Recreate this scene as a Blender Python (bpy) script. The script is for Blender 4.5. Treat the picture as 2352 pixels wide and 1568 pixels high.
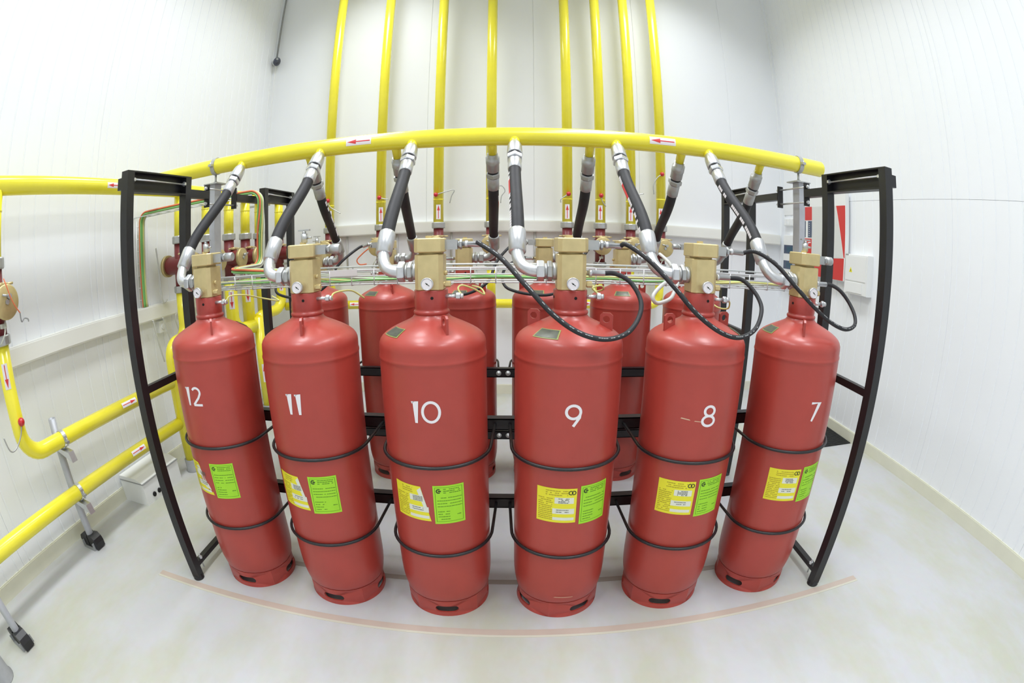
import bpy, math, random
from mathutils import Vector, Matrix
random.seed(7)
PI = math.pi
for o in list(bpy.data.objects): bpy.data.objects.remove(o)
SC = bpy.context.scene
COL = SC.collection

# ------------------------------------------------------------------ camera (full-frame fisheye, equisolid)
IMG_W, IMG_H, F_PX = 2352.0, 1568.0, 1091.19
CAM = Vector((0.0718, -1.5294, 1.4158))
YAW, PITCH, ROLL = 0.0040, -0.2141, -0.0013
RM = (Matrix.Rotation(YAW, 3, 'Z') @ Matrix.Rotation(PITCH, 3, 'X') @ Matrix.Rotation(ROLL, 3, 'Y'))
cd = bpy.data.cameras.new('camera'); cam = bpy.data.objects.new('camera', cd); COL.objects.link(cam)
cd.type = 'PANO'; cd.sensor_width = 36.0; cd.sensor_fit = 'HORIZONTAL'; cd.clip_start = 0.02; cd.clip_end = 100
for holder in (cd, getattr(cd, 'cycles', None)):
    try:
        holder.panorama_type = 'FISHEYE_EQUISOLID'
        holder.fisheye_lens = F_PX * 36.0 / IMG_W
        holder.fisheye_fov = PI
    except Exception: pass
mw = Matrix.Identity(4)
for r in range(3):
    mw[r][0] = RM[r][0]; mw[r][1] = RM[r][2]; mw[r][2] = -RM[r][1]; mw[r][3] = CAM[r]
cam.matrix_world = mw
SC.camera = cam

def at(px, py, Y):
    """Point on the vertical plane y = Y that the photograph shows at pixel (px, py)."""
    dx, dy = px - IMG_W / 2, -(py - IMG_H / 2)
    th = 2 * math.asin(min(1, math.hypot(dx, dy) / F_PX / 2)); ph = math.atan2(dy, dx)
    d = RM @ Vector((math.sin(th) * math.cos(ph), math.cos(th), math.sin(th) * math.sin(ph)))
    return CAM + d * ((Y - CAM.y) / d.y)
def atx(px, py, X):
    dx, dy = px - IMG_W / 2, -(py - IMG_H / 2)
    th = 2 * math.asin(min(1, math.hypot(dx, dy) / F_PX / 2)); ph = math.atan2(dy, dx)
    d = RM @ Vector((math.sin(th) * math.cos(ph), math.cos(th), math.sin(th) * math.sin(ph)))
    return CAM + d * ((X - CAM.x) / d.x)

# ------------------------------------------------------------------ world, lights, exposure
w = bpy.data.worlds.new('room_world'); SC.world = w; w.use_nodes = True
w.node_tree.nodes['Background'].inputs[0].default_value = (0.9, 0.95, 1, 1)
w.node_tree.nodes['Background'].inputs[1].default_value = 0.0
SC.view_settings.view_transform = 'Standard'; SC.view_settings.look = 'None'
SC.view_settings.gamma = 1; SC.view_settings.use_curve_mapping = False
SC.view_settings.exposure = 0.0
SC.cycles.diffuse_bounces = 8; SC.cycles.max_bounces = 14
CEIL = 4.45
LAMP_POS = [(-1.15, 1.55), (1.35, 1.55), (-1.15, -0.1), (1.35, -0.1), (-1.15, -1.75), (1.35, -1.75)]
for k, (lx, ly) in enumerate(LAMP_POS):
    ld = bpy.data.lights.new('ceiling_lamp_light', 'AREA'); ld.shape = 'RECTANGLE'; ld.size = 0.56; ld.size_y = 1.16
    ld.energy = 28.5; ld.color = (0.93, 0.96, 1.0); ld.spread = math.radians(128)
    lo = bpy.data.objects.new('ceiling_lamp_light', ld); COL.objects.link(lo); lo.location = (lx, ly, CEIL - 0.03)

# ------------------------------------------------------------------ room numbers
XL, XR, YB, YF = -2.38, 2.772, 2.694, -3.3

# ------------------------------------------------------------------ materials
def s2l(c): return tuple(((v / 255) / 12.92 if v / 255 <= 0.04045 else ((v / 255 + 0.055) / 1.055) ** 2.4) for v in c)
MATS = {}
def mat(name, rgb, rough=0.5, metal=0.0, coat=0.0, noise=0.0, nscale=30, bump=0.0, bscale=200, spec=0.5, rgb2=None):
    m = bpy.data.materials.new(name); m.use_nodes = True; nt = m.node_tree; b = nt.nodes['Principled BSDF']
    lin = s2l(rgb)
    b.inputs['Roughness'].default_value = rough; b.inputs['Metallic'].default_value = metal
    b.inputs['Coat Weight'].default_value = coat; b.inputs['Coat Roughness'].default_value = 0.2
    b.inputs['Specular IOR Level'].default_value = spec
    b.inputs['Base Color'].default_value = lin + (1,)
    tc = nt.nodes.new('ShaderNodeTexCoord')
    if noise > 0:
        n = nt.nodes.new('ShaderNodeTexNoise'); n.inputs['Scale'].default_value = nscale; n.inputs['Detail'].default_value = 4
        nt.links.new(tc.outputs['Object'], n.inputs['Vector'])
        mx = nt.nodes.new('ShaderNodeMix'); mx.data_type = 'RGBA'
        l2 = s2l(rgb2) if rgb2 else tuple(v * (1 - noise) for v in lin)
        mx.inputs[6].default_value = lin + (1,); mx.inputs[7].default_value = l2 + (1,)
        rp = nt.nodes.new('ShaderNodeMapRange'); rp.inputs[1].default_value = 0.35; rp.inputs[2].default_value = 0.7
        nt.links.new(n.outputs['Fac'], rp.inputs[0]); nt.links.new(rp.outputs[0], mx.inputs[0])
        nt.links.new(mx.outputs[2], b.inputs['Base Color'])
    if bump > 0:
        n2 = nt.nodes.new('ShaderNodeTexNoise'); n2.inputs['Scale'].default_value = bscale; n2.inputs['Detail'].default_value = 2
        nt.links.new(tc.outputs['Object'], n2.inputs['Vector'])
        bp = nt.nodes.new('ShaderNodeBump'); bp.inputs['Strength'].default_value = bump; bp.inputs['Distance'].default_value = 0.002
        nt.links.new(n2.outputs['Fac'], bp.inputs['Height']); nt.links.new(bp.outputs[0], b.inputs['Normal'])
    MATS[name] = m
    return m
mat('red_paint', (175, 64, 54), 0.42, 0, 0.25, 0.10, 9, 0.05, 260)
mat('red_neck', (168, 60, 52), 0.38, 0, 0.2, 0.10, 20)
mat('oxide_red', (120, 40, 44), 0.45, 0, 0.1, 0.12, 25)
mat('yellow_paint', (245, 233, 58), 0.24, 0, 0.4, 0.05, 12)
mat('black_paint', (30, 30, 33), 0.42, 0, 0.05, 0.15, 40)
mat('rubber', (38, 38, 42), 0.62, 0, 0, 0.25, 35, 0.15, 300)
mat('zinc', (214, 216, 219), 0.33, 0.8, 0, 0.07, 60)
mat('zinc_dull', (186, 188, 188), 0.42, 0.7, 0, 0.10, 40)
mat('galvanised', (190, 193, 200), 0.5, 0.3, 0, 0.12, 18)
mat('brass', (214, 196, 144), 0.40, 0.45, 0, 0.10, 30, 0.05, 120)
mat('brass_disc', (200, 182, 130), 0.42, 0.5, 0, 0.15, 30)
mat('white_print', (236, 232, 236), 0.5)
mat('sticker_white', (226, 228, 214), 0.5, 0, 0, 0.04, 60)
mat('sticker_yellow', (234, 226, 48), 0.5, 0, 0, 0.03, 40)
mat('sticker_green', (164, 224, 44), 0.5, 0, 0, 0.03, 40)
mat('ink', (34, 46, 26), 0.6)
mat('ink_grey', (112, 114, 104), 0.6)
mat('ink_soft', (170, 152, 40), 0.6)
mat('ink_green', (88, 140, 26), 0.6)
mat('arrow_red', (214, 60, 62), 0.5)
mat('knob_red', (196, 34, 44), 0.25, 0, 0.4)
mat('wall_white', (238, 241, 245), 0.42, 0, 0.0, 0.015, 3)
mat('ceiling_white', (240, 240, 238), 0.7)
mat('trunk_white', (232, 233, 228), 0.4)
mat('skirting', (222, 222, 204), 0.45, 0, 0, 0.06, 6)
mat('dark_seam', (212, 214, 214), 0.6)
mat('cable_green', (128, 188, 112), 0.5)
mat('cable_yellow', (212, 210, 132), 0.5)
mat('cable_pale', (200, 204, 190), 0.5)
mat('cable_orange', (226, 120, 80), 0.5)
mat('flex_grey', (206, 208, 206), 0.45)
mat('mesh_wire', (228, 231, 233), 0.35, 0.3)
mat('plastic_white', (232, 234, 234), 0.38)
mat('plastic_grey', (150, 152, 152), 0.5)
mat('window_dark', (60, 74, 100), 0.15, 0, 0.5)
mat('window_core', (52, 84, 104), 0.2)
mat('sign_red', (206, 54, 50), 0.4)
mat('sign_grey', (214, 216, 214), 0.4)
mat('mat_black', (40, 42, 42), 0.75, 0, 0, 0.2, 90)
mat('shoulder_label', (92, 96, 84), 0.35, 0.2, 0, 0.3, 60)
mat('shoulder_edge', (140, 150, 84), 0.4)
mat('camera_dark', (52, 56, 74), 0.15, 0, 0.6)
mat('cement_grey', (146, 148, 148), 0.6, 0, 0, 0.1, 30)
mat('strip_pink', (188, 172, 160), 0.4, 0, 0, 0.08, 8)
mat('strip_grey', (150, 142, 132), 0.5, 0, 0, 0.08, 8)
mat('strip_cream', (196, 193, 178), 0.4)
mat('hole_dark', (14, 12, 12), 0.8)
mat('scuff', (214, 178, 150), 0.6)

# floor: pale vinyl with cloudy beige stains
def floor_material():
    m = bpy.data.materials.new('vinyl_floor'); m.use_nodes = True; nt = m.node_tree; b = nt.nodes['Principled BSDF']
    tc = nt.nodes.new('ShaderNodeTexCoord'); mp = nt.nodes.new('ShaderNodeMapping'); mp.inputs['Scale'].default_value = (1.6, 0.7, 1)
    mp.inputs['Rotation'].default_value = (0, 0, 0.35)
    nt.links.new(tc.outputs['Object'], mp.inputs['Vector'])
    n = nt.nodes.new('ShaderNodeTexNoise'); n.inputs['Scale'].default_value = 1.5; n.inputs['Detail'].default_value = 5; n.inputs['Roughness'].default_value = 0.62
    nt.links.new(mp.outputs[0], n.inputs['Vector'])
    cr = nt.nodes.new('ShaderNodeValToRGB')
    cr.color_ramp.elements[0].position = 0.44; cr.color_ramp.elements[0].color = s2l((192, 193, 195)) + (1,)
    cr.color_ramp.elements[1].position = 0.62; cr.color_ramp.elements[1].color = s2l((185, 186, 172)) + (1,)
    nt.links.new(n.outputs['Fac'], cr.inputs[0])
    n2 = nt.nodes.new('ShaderNodeTexNoise'); n2.inputs['Scale'].default_value = 22; n2.inputs['Detail'].default_value = 6
    nt.links.new(tc.outputs['Object'], n2.inputs['Vector'])
    mx = nt.nodes.new('ShaderNodeMix'); mx.data_type = 'RGBA'; mx.blend_type = 'MULTIPLY'; mx.inputs[0].default_value = 0.10
    nt.links.new(cr.outputs[0], mx.inputs[6]); nt.links.new(n2.outputs['Color'], mx.inputs[7])
    nt.links.new(mx.outputs[2], b.inputs['Base Color'])
    b.inputs['Roughness'].default_value = 0.38
    MATS['vinyl_floor'] = m
floor_material()

# ------------------------------------------------------------------ mesh helpers
ORG = {}
WORD = {12: 'twelve', 11: 'eleven', 10: 'ten', 9: 'nine', 8: 'eight', 7: 'seven'}
def link(o, parent=None):
    COL.objects.link(o)
    if parent is not None: o.parent = parent
    return o
def thing(name, loc, label, cat, group=None, kind=None):
    o = bpy.data.objects.new(name, None); COL.objects.link(o); o.location = loc; o.empty_display_size = 0.05
    o['label'] = label; o['category'] = cat
    if group: o['group'] = group
    if kind: o['kind'] = kind
    ORG[o.name] = Vector(loc)
    return o
def tag(o, label, cat, group=None):
    o['label'] = label; o['category'] = cat
    if group: o['group'] = group
    return o
def frame(d):
    d = d.normalized(); u = Vector((0, 0, 1)) if abs(d.z) < 0.9 else Vector((1, 0, 0))
    x = u.cross(d).normalized(); y = d.cross(x).normalized()
    return x, y
class MB:
    def __init__(s): s.v = []; s.f = []; s.sm = []
    def add(s, vs, fs, smooth=False):
        b = len(s.v); s.v += [tuple(v) for v in vs]; s.f += [tuple(b + i for i in f) for f in fs]; s.sm += [smooth] * len(fs); return s
    def box(s, lo, hi):
        x0, y0, z0 = lo; x1, y1, z1 = hi
        return s.add([(x0,y0,z0),(x1,y0,z0),(x1,y1,z0),(x0,y1,z0),(x0,y0,z1),(x1,y0,z1),(x1,y1,z1),(x0,y1,z1)],
                     [(0,3,2,1),(4,5,6,7),(0,1,5,4),(1,2,6,5),(2,3,7,6),(3,0,4,7)])
    def cbox(s, c, size): return s.box([c[i]-size[i]/2 for i in range(3)], [c[i]+size[i]/2 for i in range(3)])
    def obox(s, c, size, ax, ay):
        """box centred at c with local axes ax, ay"""
        ax = Vector(ax).normalized(); ay = Vector(ay).normalized(); az = ax.cross(ay); c = Vector(c); h = [v/2 for v in size]
        P = [c + ax*(h[0]*sx) + ay*(h[1]*sy) + az*(h[2]*sz) for sz in (-1,1) for sx, sy in ((-1,-1),(1,-1),(1,1),(-1,1))]
        return s.add(P, [(0,3,2,1),(4,5,6,7),(0,1,5,4),(1,2,6,5),(2,3,7,6),(3,0,4,7)])
    def rings(s, prof, a, d, seg=20, smooth=True, phase=0.0, cap=True):
        """surface of revolution: prof = [(dist along d, radius)]"""
        a = Vector(a); d = Vector(d).normalized(); x, y = frame(d); vs = []
        for t, r in prof:
            for k in range(seg):
                an = 2*PI*k/seg + phase; vs.append(a + d*t + (x*math.cos(an) + y*math.sin(an))*r)
        fs = []; n = len(prof)
        for i in range(n-1):
            for k in range(seg):
                k2 = (k+1) % seg; fs.append((i*seg+k, i*seg+k2, (i+1)*seg+k2, (i+1)*seg+k))
        s.add(vs, fs, smooth)
        if cap:
            b = len(s.v) - len(vs)
            if prof[0][1] > 1e-6: s.f.append(tuple(b + k for k in reversed(range(seg)))); s.sm.append(False)
            if prof[-1][1] > 1e-6: s.f.append(tuple(b + (n-1)*seg + k for k in range(seg))); s.sm.append(False)
        return s
    def cyl(s, a, b, r, seg=16, r2=None, smooth=True, phase=0.0):
        a = Vector(a); b = Vector(b); L = (b-a).length
        return s.rings([(0, r), (L, r if r2 is None else r2)], a, b-a, seg, smooth, phase)
    def hexn(s, a, b, r):
        a = Vector(a); b = Vector(b); L = (b-a).length; c = min(0.004, L*0.2)
        return s.rings([(0, r*0.93), (c, r), (L-c, r), (L, r*0.93)], a, b-a, 6, False, PI/6)
    def tube(s, pts, r, seg=10, closed=False, cap=True):
        P = [Vector(p) for p in pts]; n = len(P); R = r if isinstance(r, (list, tuple)) else [r]*n
        T = []
        for i in range(n):
            if closed: t = P[(i+1) % n] - P[i-1]
            else: t = P[min(i+1, n-1)] - P[max(i-1, 0)]
            T.append(t.normalized())
        x, y = frame(T[0]); vs = []
        for i in range(n):
            if i:
                q = T[i-1].rotation_difference(T[i]); x = q @ x; y = q @ y
            for k in range(seg):
                a = 2*PI*k/seg; vs.append(P[i] + (x*math.cos(a) + y*math.sin(a))*R[i])
        fs = []
        for i in range(n if closed else n-1):
            j = (i+1) % n
            for k in range(seg):
                k2 = (k+1) % seg; fs.append((i*seg+k, i*seg+k2, j*seg+k2, j*seg+k))
        b = len(s.v); s.add(vs, fs, True)
        if cap and not closed:
            s.f.append(tuple(b+k for k in reversed(range(seg)))); s.sm.append(False)
            s.f.append(tuple(b+(n-1)*seg+k for k in range(seg))); s.sm.append(False)
        return s
    def sphere(s, c, r, seg=14, n=8, scale=(1,1,1)):
        prof = [(-r*math.cos(PI*i/n), max(1e-7, r*math.sin(PI*i/n))) for i in range(n+1)]
        b = len(s.v); s.rings(prof, (0,0,0), (0,0,1), seg, True, cap=False)
        for i in range(b, len(s.v)):
            v = s.v[i]; s.v[i] = (c[0]+v[0]*scale[0], c[1]+v[1]*scale[1], c[2]+v[2]*scale[2])
        return s
    def prism(s, poly, a, ax, ay, depth):
        """polygon (2D) in plane ax, ay at a, extruded along ax x ay by depth"""
        a = Vector(a); ax = Vector(ax); ay = Vector(ay); az = ax.cross(ay).normalized(); n = len(poly)
        vs = [a + ax*u + ay*v for u, v in poly] + [a + ax*u + ay*v + az*depth for u, v in poly]
        fs = [tuple(reversed(range(n))), tuple(range(n, 2*n))] + [(i, (i+1) % n, n+(i+1) % n, n+i) for i in range(n)]
        return s.add(vs, fs)
    def mesh(s, name, m, off=None):
        me = bpy.data.meshes.new(name)
        v = s.v if off is None else [(a-off[0], b-off[1], c-off[2]) for a, b, c in s.v]
        me.from_pydata(v, [], s.f); me.polygons.foreach_set('use_smooth', s.sm)
        me.materials.append(MATS[m] if isinstance(m, str) else m); me.update()
        return me
    def build(s, name, m, parent=None, local=False):
        off = None
        if parent is not None and not local: off = ORG.get(root_name(parent))
        o = bpy.data.objects.new(name, s.mesh(name, m, off)); link(o, parent); return o
    def single(s, name, m, label, cat, group=None, loc=None):
        """a thing that is one mesh, origin at its base"""
        if loc is None:
            n = len(s.v); loc = (sum(v[0] for v in s.v)/n, sum(v[1] for v in s.v)/n, min(v[2] for v in s.v))
        o = bpy.data.objects.new(name, s.mesh(name, m, loc)); COL.objects.link(o); o.location = loc; ORG[o.name] = Vector(loc)
        return tag(o, label, cat, group)
def root_name(o):
    while o.parent is not None: o = o.parent
    return o.name
def obj(name, me, parent=None, loc=(0,0,0), rz=0.0):
    o = bpy.data.objects.new(name, me); link(o, parent); o.location = loc; o.rotation_euler = (0,0,rz); return o
def struct(mb, name, m):
    o = mb.build(name, m); o['kind'] = 'structure'; ORG[o.name] = Vector((0,0,0)); return o
def spline(pts, n=8):
    P = [Vector(p) for p in pts]; out = []
    for i in range(len(P)-1):
        p0 = P[max(i-1,0)]; p1 = P[i]; p2 = P[i+1]; p3 = P[min(i+2, len(P)-1)]
        for k in range(n):
            t = k/n; out.append(0.5*((2*p1) + (p2-p0)*t + (2*p0-5*p1+4*p2-p3)*t*t + (3*p1-p0-3*p2+p3)*t*t*t))
    out.append(P[-1]); return out
def fillet(pts, r, n=8):
    P = [Vector(p) for p in pts]; out = [P[0]]
    for i in range(1, len(P)-1):
        a = (P[i-1]-P[i]); b = (P[i+1]-P[i]); la, lb = a.length, b.length; a.normalize(); b.normalize()
        ang = a.angle(b); t = min(r/math.tan(ang/2), la*0.49, lb*0.49); rr = t*math.tan(ang/2)
        c = P[i] + (a+b).normalized()*(rr/math.sin(ang/2))
        s = P[i]+a*t - c; e = P[i]+b*t - c; q = s.rotation_difference(e); axis, th = q.to_axis_angle()
        for k in range(n+1): out.append(c + Matrix.Rotation(th*k/n, 3, axis) @ s)
    out.append(P[-1]); return out

# ------------------------------------------------------------------ the room shell
H = CEIL
struct(MB().box((XL-0.12, YF-0.12, -0.1), (XR+0.12, YB+0.12, 0.0)), 'floor', 'vinyl_floor')
struct(MB().box((XL-0.12, YF-0.12, H), (XR+0.12, YB+0.12, H+0.1)), 'ceiling', 'ceiling_white')
wl = struct(MB().box((XL-0.12, YF-0.12, 0), (XL-0.012, YB+0.12, H)), 'wall_left', 'dark_seam')
wr = struct(MB().box((XR+0.012, YF-0.12, 0), (XR+0.12, YB+0.12, H)), 'wall_right', 'dark_seam')
wb = struct(MB().box((XL-0.012, YB+0.012, 0), (XR+0.012, YB+0.12, H)), 'wall_back', 'dark_seam')
wf = struct(MB().box((XL-0.012, YF-0.12, 0), (XR+0.012, YF-0.0, H)), 'wall_front', 'wall_white')
def panel_mesh(width, z0, z1, rib, gd, gw):
    """sheet steel panel in the XZ plane facing -Y, grooves every `rib` metres"""
    pts = [(0.0005, 0.012), (0.0005, 0.003), (0.004, 0.0)]; x = rib/2 if rib else 99
    while x < width - 0.01:
        pts += [(x-gw/2, 0.0), (x-gw/4, gd), (x+gw/4, gd), (x+gw/2, 0.0)]; x += rib
    pts += [(width-0.004, 0.0), (width-0.0005, 0.003), (width-0.0005, 0.012)]
    vs = [(u, v, z0) for u, v in pts] + [(u, v, z1) for u, v in pts]; n = len(pts)
    fs = [(i, i+1, n+i+1, n+i) for i in range(n-1)] + [tuple(range(n, 2*n)), tuple(reversed(range(n)))]
    return MB().add(vs, fs).mesh('panel', 'wall_white')
RIB = 0.115; PW = RIB*10; ZJ = 1.9
m_lo = panel_mesh(PW, 0.0, ZJ-0.0011, RIB, 0.0045, 0.013); m_hi = panel_mesh(PW, ZJ+0.0011, H, RIB, 0.0045, 0.013)
k = 0
while YB - k*PW > YF:
    for me in (m_lo, m_hi):
        obj('panel', me, wl, (XL, YB-(k+1)*PW, 0), PI/2)
        obj('panel', me, wr, (XR, YB-k*PW, 0), -PI/2)
    k += 1
mb_ = panel_mesh(0.96, 0.0, H, 0.0, 0.001, 0.01)
for j in range(-3, 3):
    x0 = 0.249 + j*0.96; x1 = x0 + 0.96
    a, b = max(x0, XL), min(x1, XR)
    obj('panel', mb_ if (a == x0 and b == x1) else panel_mesh(b-a, 0.0, H, 0.0, 0.001, 0.01), wb, (a, YB, 0), 0)
SK = 0.085
struct(MB().box((XL, YF, 0), (XL+0.012, YB, SK)).box((XL, YF, SK), (XL+0.008, YB, SK+0.006)), 'baseboard_left', 'skirting')
struct(MB().box((XR-0.012, YF, 0), (XR, YB, SK)).box((XR-0.008, YF, SK), (XR, YB, SK+0.006)), 'baseboard_right', 'skirting')
struct(MB().box((XL+0.012, YB-0.012, 0), (XR-0.012, YB, SK)).box((XL+0.012, YB-0.008, SK), (XR-0.012, YB, SK+0.006)), 'baseboard_back', 'skirting')
# cable trunking: left wall (low) and back wall (at breast height)
t1 = struct(MB().box((XL, -1.9, 1.03), (XL+0.055, 1.55, 1.13)), 'trim_1', 'trunk_white')
MB().box((XL+0.055, -1.9, 1.038), (XL+0.059, 1.55, 1.122)).build('cover', 'trunk_white', t1)
t2 = struct(MB().box((-1.62, YB-0.055, 1.49), (XR-0.06, YB, 1.59)), 'trim_2', 'trunk_white')
MB().box((-1.62, YB-0.059, 1.498), (XR-0.06, YB-0.055, 1.582)).build('cover', 'trunk_white', t2)
struct(MB().box((XL, YB-0.03, 0.09), (XL+0.03, YB, H)), 'trim_3', 'wall_white')
struct(MB().box((XR-0.03, YB-0.03, 0.09), (XR, YB, H)), 'trim_4', 'wall_white')

# ceiling lamps (fixtures above the field of view)
for k, (lx, ly) in enumerate(LAMP_POS):
    t = thing('ceiling_lamp', (lx, ly, H), 'long white ceiling lamp panel near the %s' % ('back left corner', 'back right corner', 'middle of the left wall', 'middle of the right wall', 'front left corner', 'front right corner')[k], 'lamp', 'ceiling lamps')
    MB().box((lx-0.31, ly-0.61, H-0.02), (lx+0.31, ly+0.61, H)).build('housing', 'plastic_white', t)

# thin flat coloured strips on the floor
def flat_strip(name, y0, y1, x0, x1, m, label):
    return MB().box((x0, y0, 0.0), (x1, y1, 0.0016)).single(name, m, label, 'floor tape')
ft = flat_strip('floor_strip', -0.268, -0.236, -1.62, 1.69, 'strip_pink', 'pinkish strip on the floor in front of the numbered cylinders')
MB().box((-1.62, -0.280, 0), (1.69, -0.268, 0.0014)).build('edge', 'strip_cream', ft)
flat_strip('floor_strip', 0.050, 0.080, -1.30, 1.36, 'strip_grey', 'grey brown strip on the floor under the numbered cylinders')

# ------------------------------------------------------------------ gas cylinders
RC = 0.18
def surf(az, z, r=RC):
    a = math.radians(az); return Vector((r*math.sin(a), -r*math.cos(a), z))
CACHE = {}
def cached(key, fn):
    if key not in CACHE: CACHE[key] = fn()
    return CACHE[key]
def body_mesh():
    prof = [(0.050, 0.001), (0.052, 0.06), (0.062, 0.115), (0.076, 0.152), (0.083, 0.1635), (0.0855, 0.1655), (0.089, 0.1690), (0.105, 0.1722), (0.13, 0.1762), (0.16, 0.1788), (0.20, RC),
            (1.030, RC), (1.040, RC), (1.043, 0.1815), (1.047, 0.1818), (1.051, 0.1808), (1.055, 0.1795), (1.078, 0.1795), (1.090, 0.1785), (1.101, 0.1745),
            (1.111, 0.1675), (1.120, 0.157), (1.129, 0.143), (1.138, 0.126), (1.147, 0.107), (1.155, 0.089), (1.162, 0.074), (1.168, 0.064), (1.176, 0.058), (1.180, 0.056)]
    return MB().rings(prof, (0,0,0), (0,0,1), 64, True, cap=False).mesh('body', 'red_paint')
def neck_mesh():
    prof = [(1.176, 0.055), (1.180, 0.0595), (1.186, 0.0605), (1.190, 0.0585), (1.192, 0.0545), (1.197, 0.0545), (1.200, 0.0555), (1.256, 0.0555), (1.2575, 0.054), (1.2575, 0.002)]
    return MB().rings(prof, (0,0,0), (0,0,1), 40, True, cap=False).mesh('neck', 'red_neck')
def ring_mesh():
    """foot ring with four rounded hand slots"""
    mb = MB(); N = 40; ro, ri = 0.1675, 0.161; z0, z1 = 0.0, 0.084; zc = 0.041; hw, hh = 0.047, 0.0165
    for q in range(4):
        A0 = q*90.0; out = []; inn = []
        for k in range(N):
            t = 2*PI*k/N; c, s_ = math.cos(t), math.sin(t)
            W = math.radians(45)*ro
            # rectangle hit (scaled square mapping keeps corners)
            m = max(abs(c), abs(s_)); u = c/m*W; v = s_/m
            vv = zc + (v*(z1-zc) if v > 0 else v*(zc-z0))
            out.append((A0 + math.degrees(u/ro), vv))
            # capsule
            cu = max(-1, min(1, c/m)); cv = max(-1, min(1, s_/m))
            sx = cu*(hw); 
            if abs(cu) > 0.999:  # end caps
                a = cv*PI/2*0.999; su = (hw-hh)*math.copysign(1, cu) + math.copysign(1, cu)*hh*math.cos(a); sv = hh*math.sin(a)
            else:
                su = cu*(hw-hh); sv = hh*math.copysign(1, cv)
            inn.append((A0 + math.degrees(su/ro), zc + sv))
        b = []
        for loop, r in ((out, ro), (inn, ro), (out, ri), (inn, ri)): b.append([surf(a, z, r) for a, z in loop])
        Q = [(k, (k+1) % N, N+(k+1) % N, N+k) for k in range(N)]
        mb.add(b[0]+b[1], Q, True); mb.add(b[2]+b[3], [tuple(reversed(q_)) for q_ in Q], True); mb.add(b[1]+b[3], Q, True)
    # top and bottom rims
    for z, flip in ((z0, 1), (z1, 0)):
        V = [surf(a, z, ro) for a in range(0, 360, 6)] + [surf(a, z, ri) for a in range(0, 360, 6)]
        F = [(k, (k+1) % 60, 60+(k+1) % 60, 60+k) for k in range(60)]
        mb.add(V, [tuple(reversed(f)) if not flip else f for f in F])
    return mb.mesh('foot_ring', 'red_paint')
def chamfer_prism(w, d, c, z0, z1, m, name, top_c=0.003):
    P = [(-w/2+c,-d/2),(w/2-c,-d/2),(w/2,-d/2+c),(w/2,d/2-c),(w/2-c,d/2),(-w/2+c,d/2),(-w/2,d/2-c),(-w/2,-d/2+c)]
    n = 8; mb = MB(); vs = []
    for z, s in ((z0, 1-top_c*2/w*1.0), (z0+top_c, 1), (z1-top_c, 1), (z1, 1-top_c*2/w*1.0)): vs += [(x*s, y*s, z) for x, y in P]
    fs = [(i*n+k, i*n+(k+1) % n, (i+1)*n+(k+1) % n, (i+1)*n+k) for i in range(3) for k in range(n)]
    fs += [tuple(reversed(range(n))), tuple(range(3*n, 4*n))]
    return mb.add(vs, fs).mesh(name, m)
def lug_mesh():
    """radial lifting lug plate with a hole, in local plane (radius, z) at azimuth 0 (towards -Y)"""
    N = 24; out = []; inn = []; rc, zc, hr = 0.122, 1.166, 0.0115
    for k in range(N):
        t = 2*PI*k/N; c, s_ = math.cos(t), math.sin(t); m = max(abs(c), abs(s_))
        u, v = c/m*0.021, s_/m
        zz = zc + (v*0.021 if v > 0 else v*0.04)
        if v > 0.999 and abs(u) > 0.013: zz -= (abs(u)-0.013)*1.0
        if abs(c/m) > 0.999 and v > 0.6: zz -= 0.0
        out.append((rc+u, zz)); inn.append((rc+hr*c, zc+hr*s_))
    V = []
    for x in (-0.004, 0.004):
        V += [(x, -r, z) for r, z in out] + [(x, -r, z) for r, z in inn]
    F = []
    for k in range(N):
        k2 = (k+1) % N
        F.append((k, k2, N+k2, N+k)); F.append((2*N+k2, 2*N+k, 3*N+k, 3*N+k2)); F.append((N+k, N+k2, 3*N+k2, 3*N+k)); F.append((k2, k, 2*N+k, 2*N+k2))
    return MB().add(V, F).mesh('lifting_lug', 'red_paint')
def decal(polys, r, m, name, sub=4.0):
    """thin print lying on the cylinder wall: polys = convex quads [(az, z) x4] or rectangles (az0, az1, z0, z1)"""
    mb = MB()
    for q in polys:
        if not isinstance(q[0], (tuple, list)): q = [(q[0], q[2]), (q[1], q[2]), (q[1], q[3]), (q[0], q[3])]
        n = max(1, int(math.ceil(max(abs(q[1][0]-q[0][0]), abs(q[2][0]-q[3][0]))/sub)))
        vs = []
        for i in range(n+1):
            t = i/n
            a = (q[0][0]+(q[1][0]-q[0][0])*t, q[0][1]+(q[1][1]-q[0][1])*t); b = (q[3][0]+(q[2][0]-q[3][0])*t, q[3][1]+(q[2][1]-q[3][1])*t)
            vs += [surf(a[0], a[1], r), surf(b[0], b[1], r)]
        mb.add(vs, [(2*i, 2*i+2, 2*i+3, 2*i+1) for i in range(n)], True)
    return mb.mesh(name, m)
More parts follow.
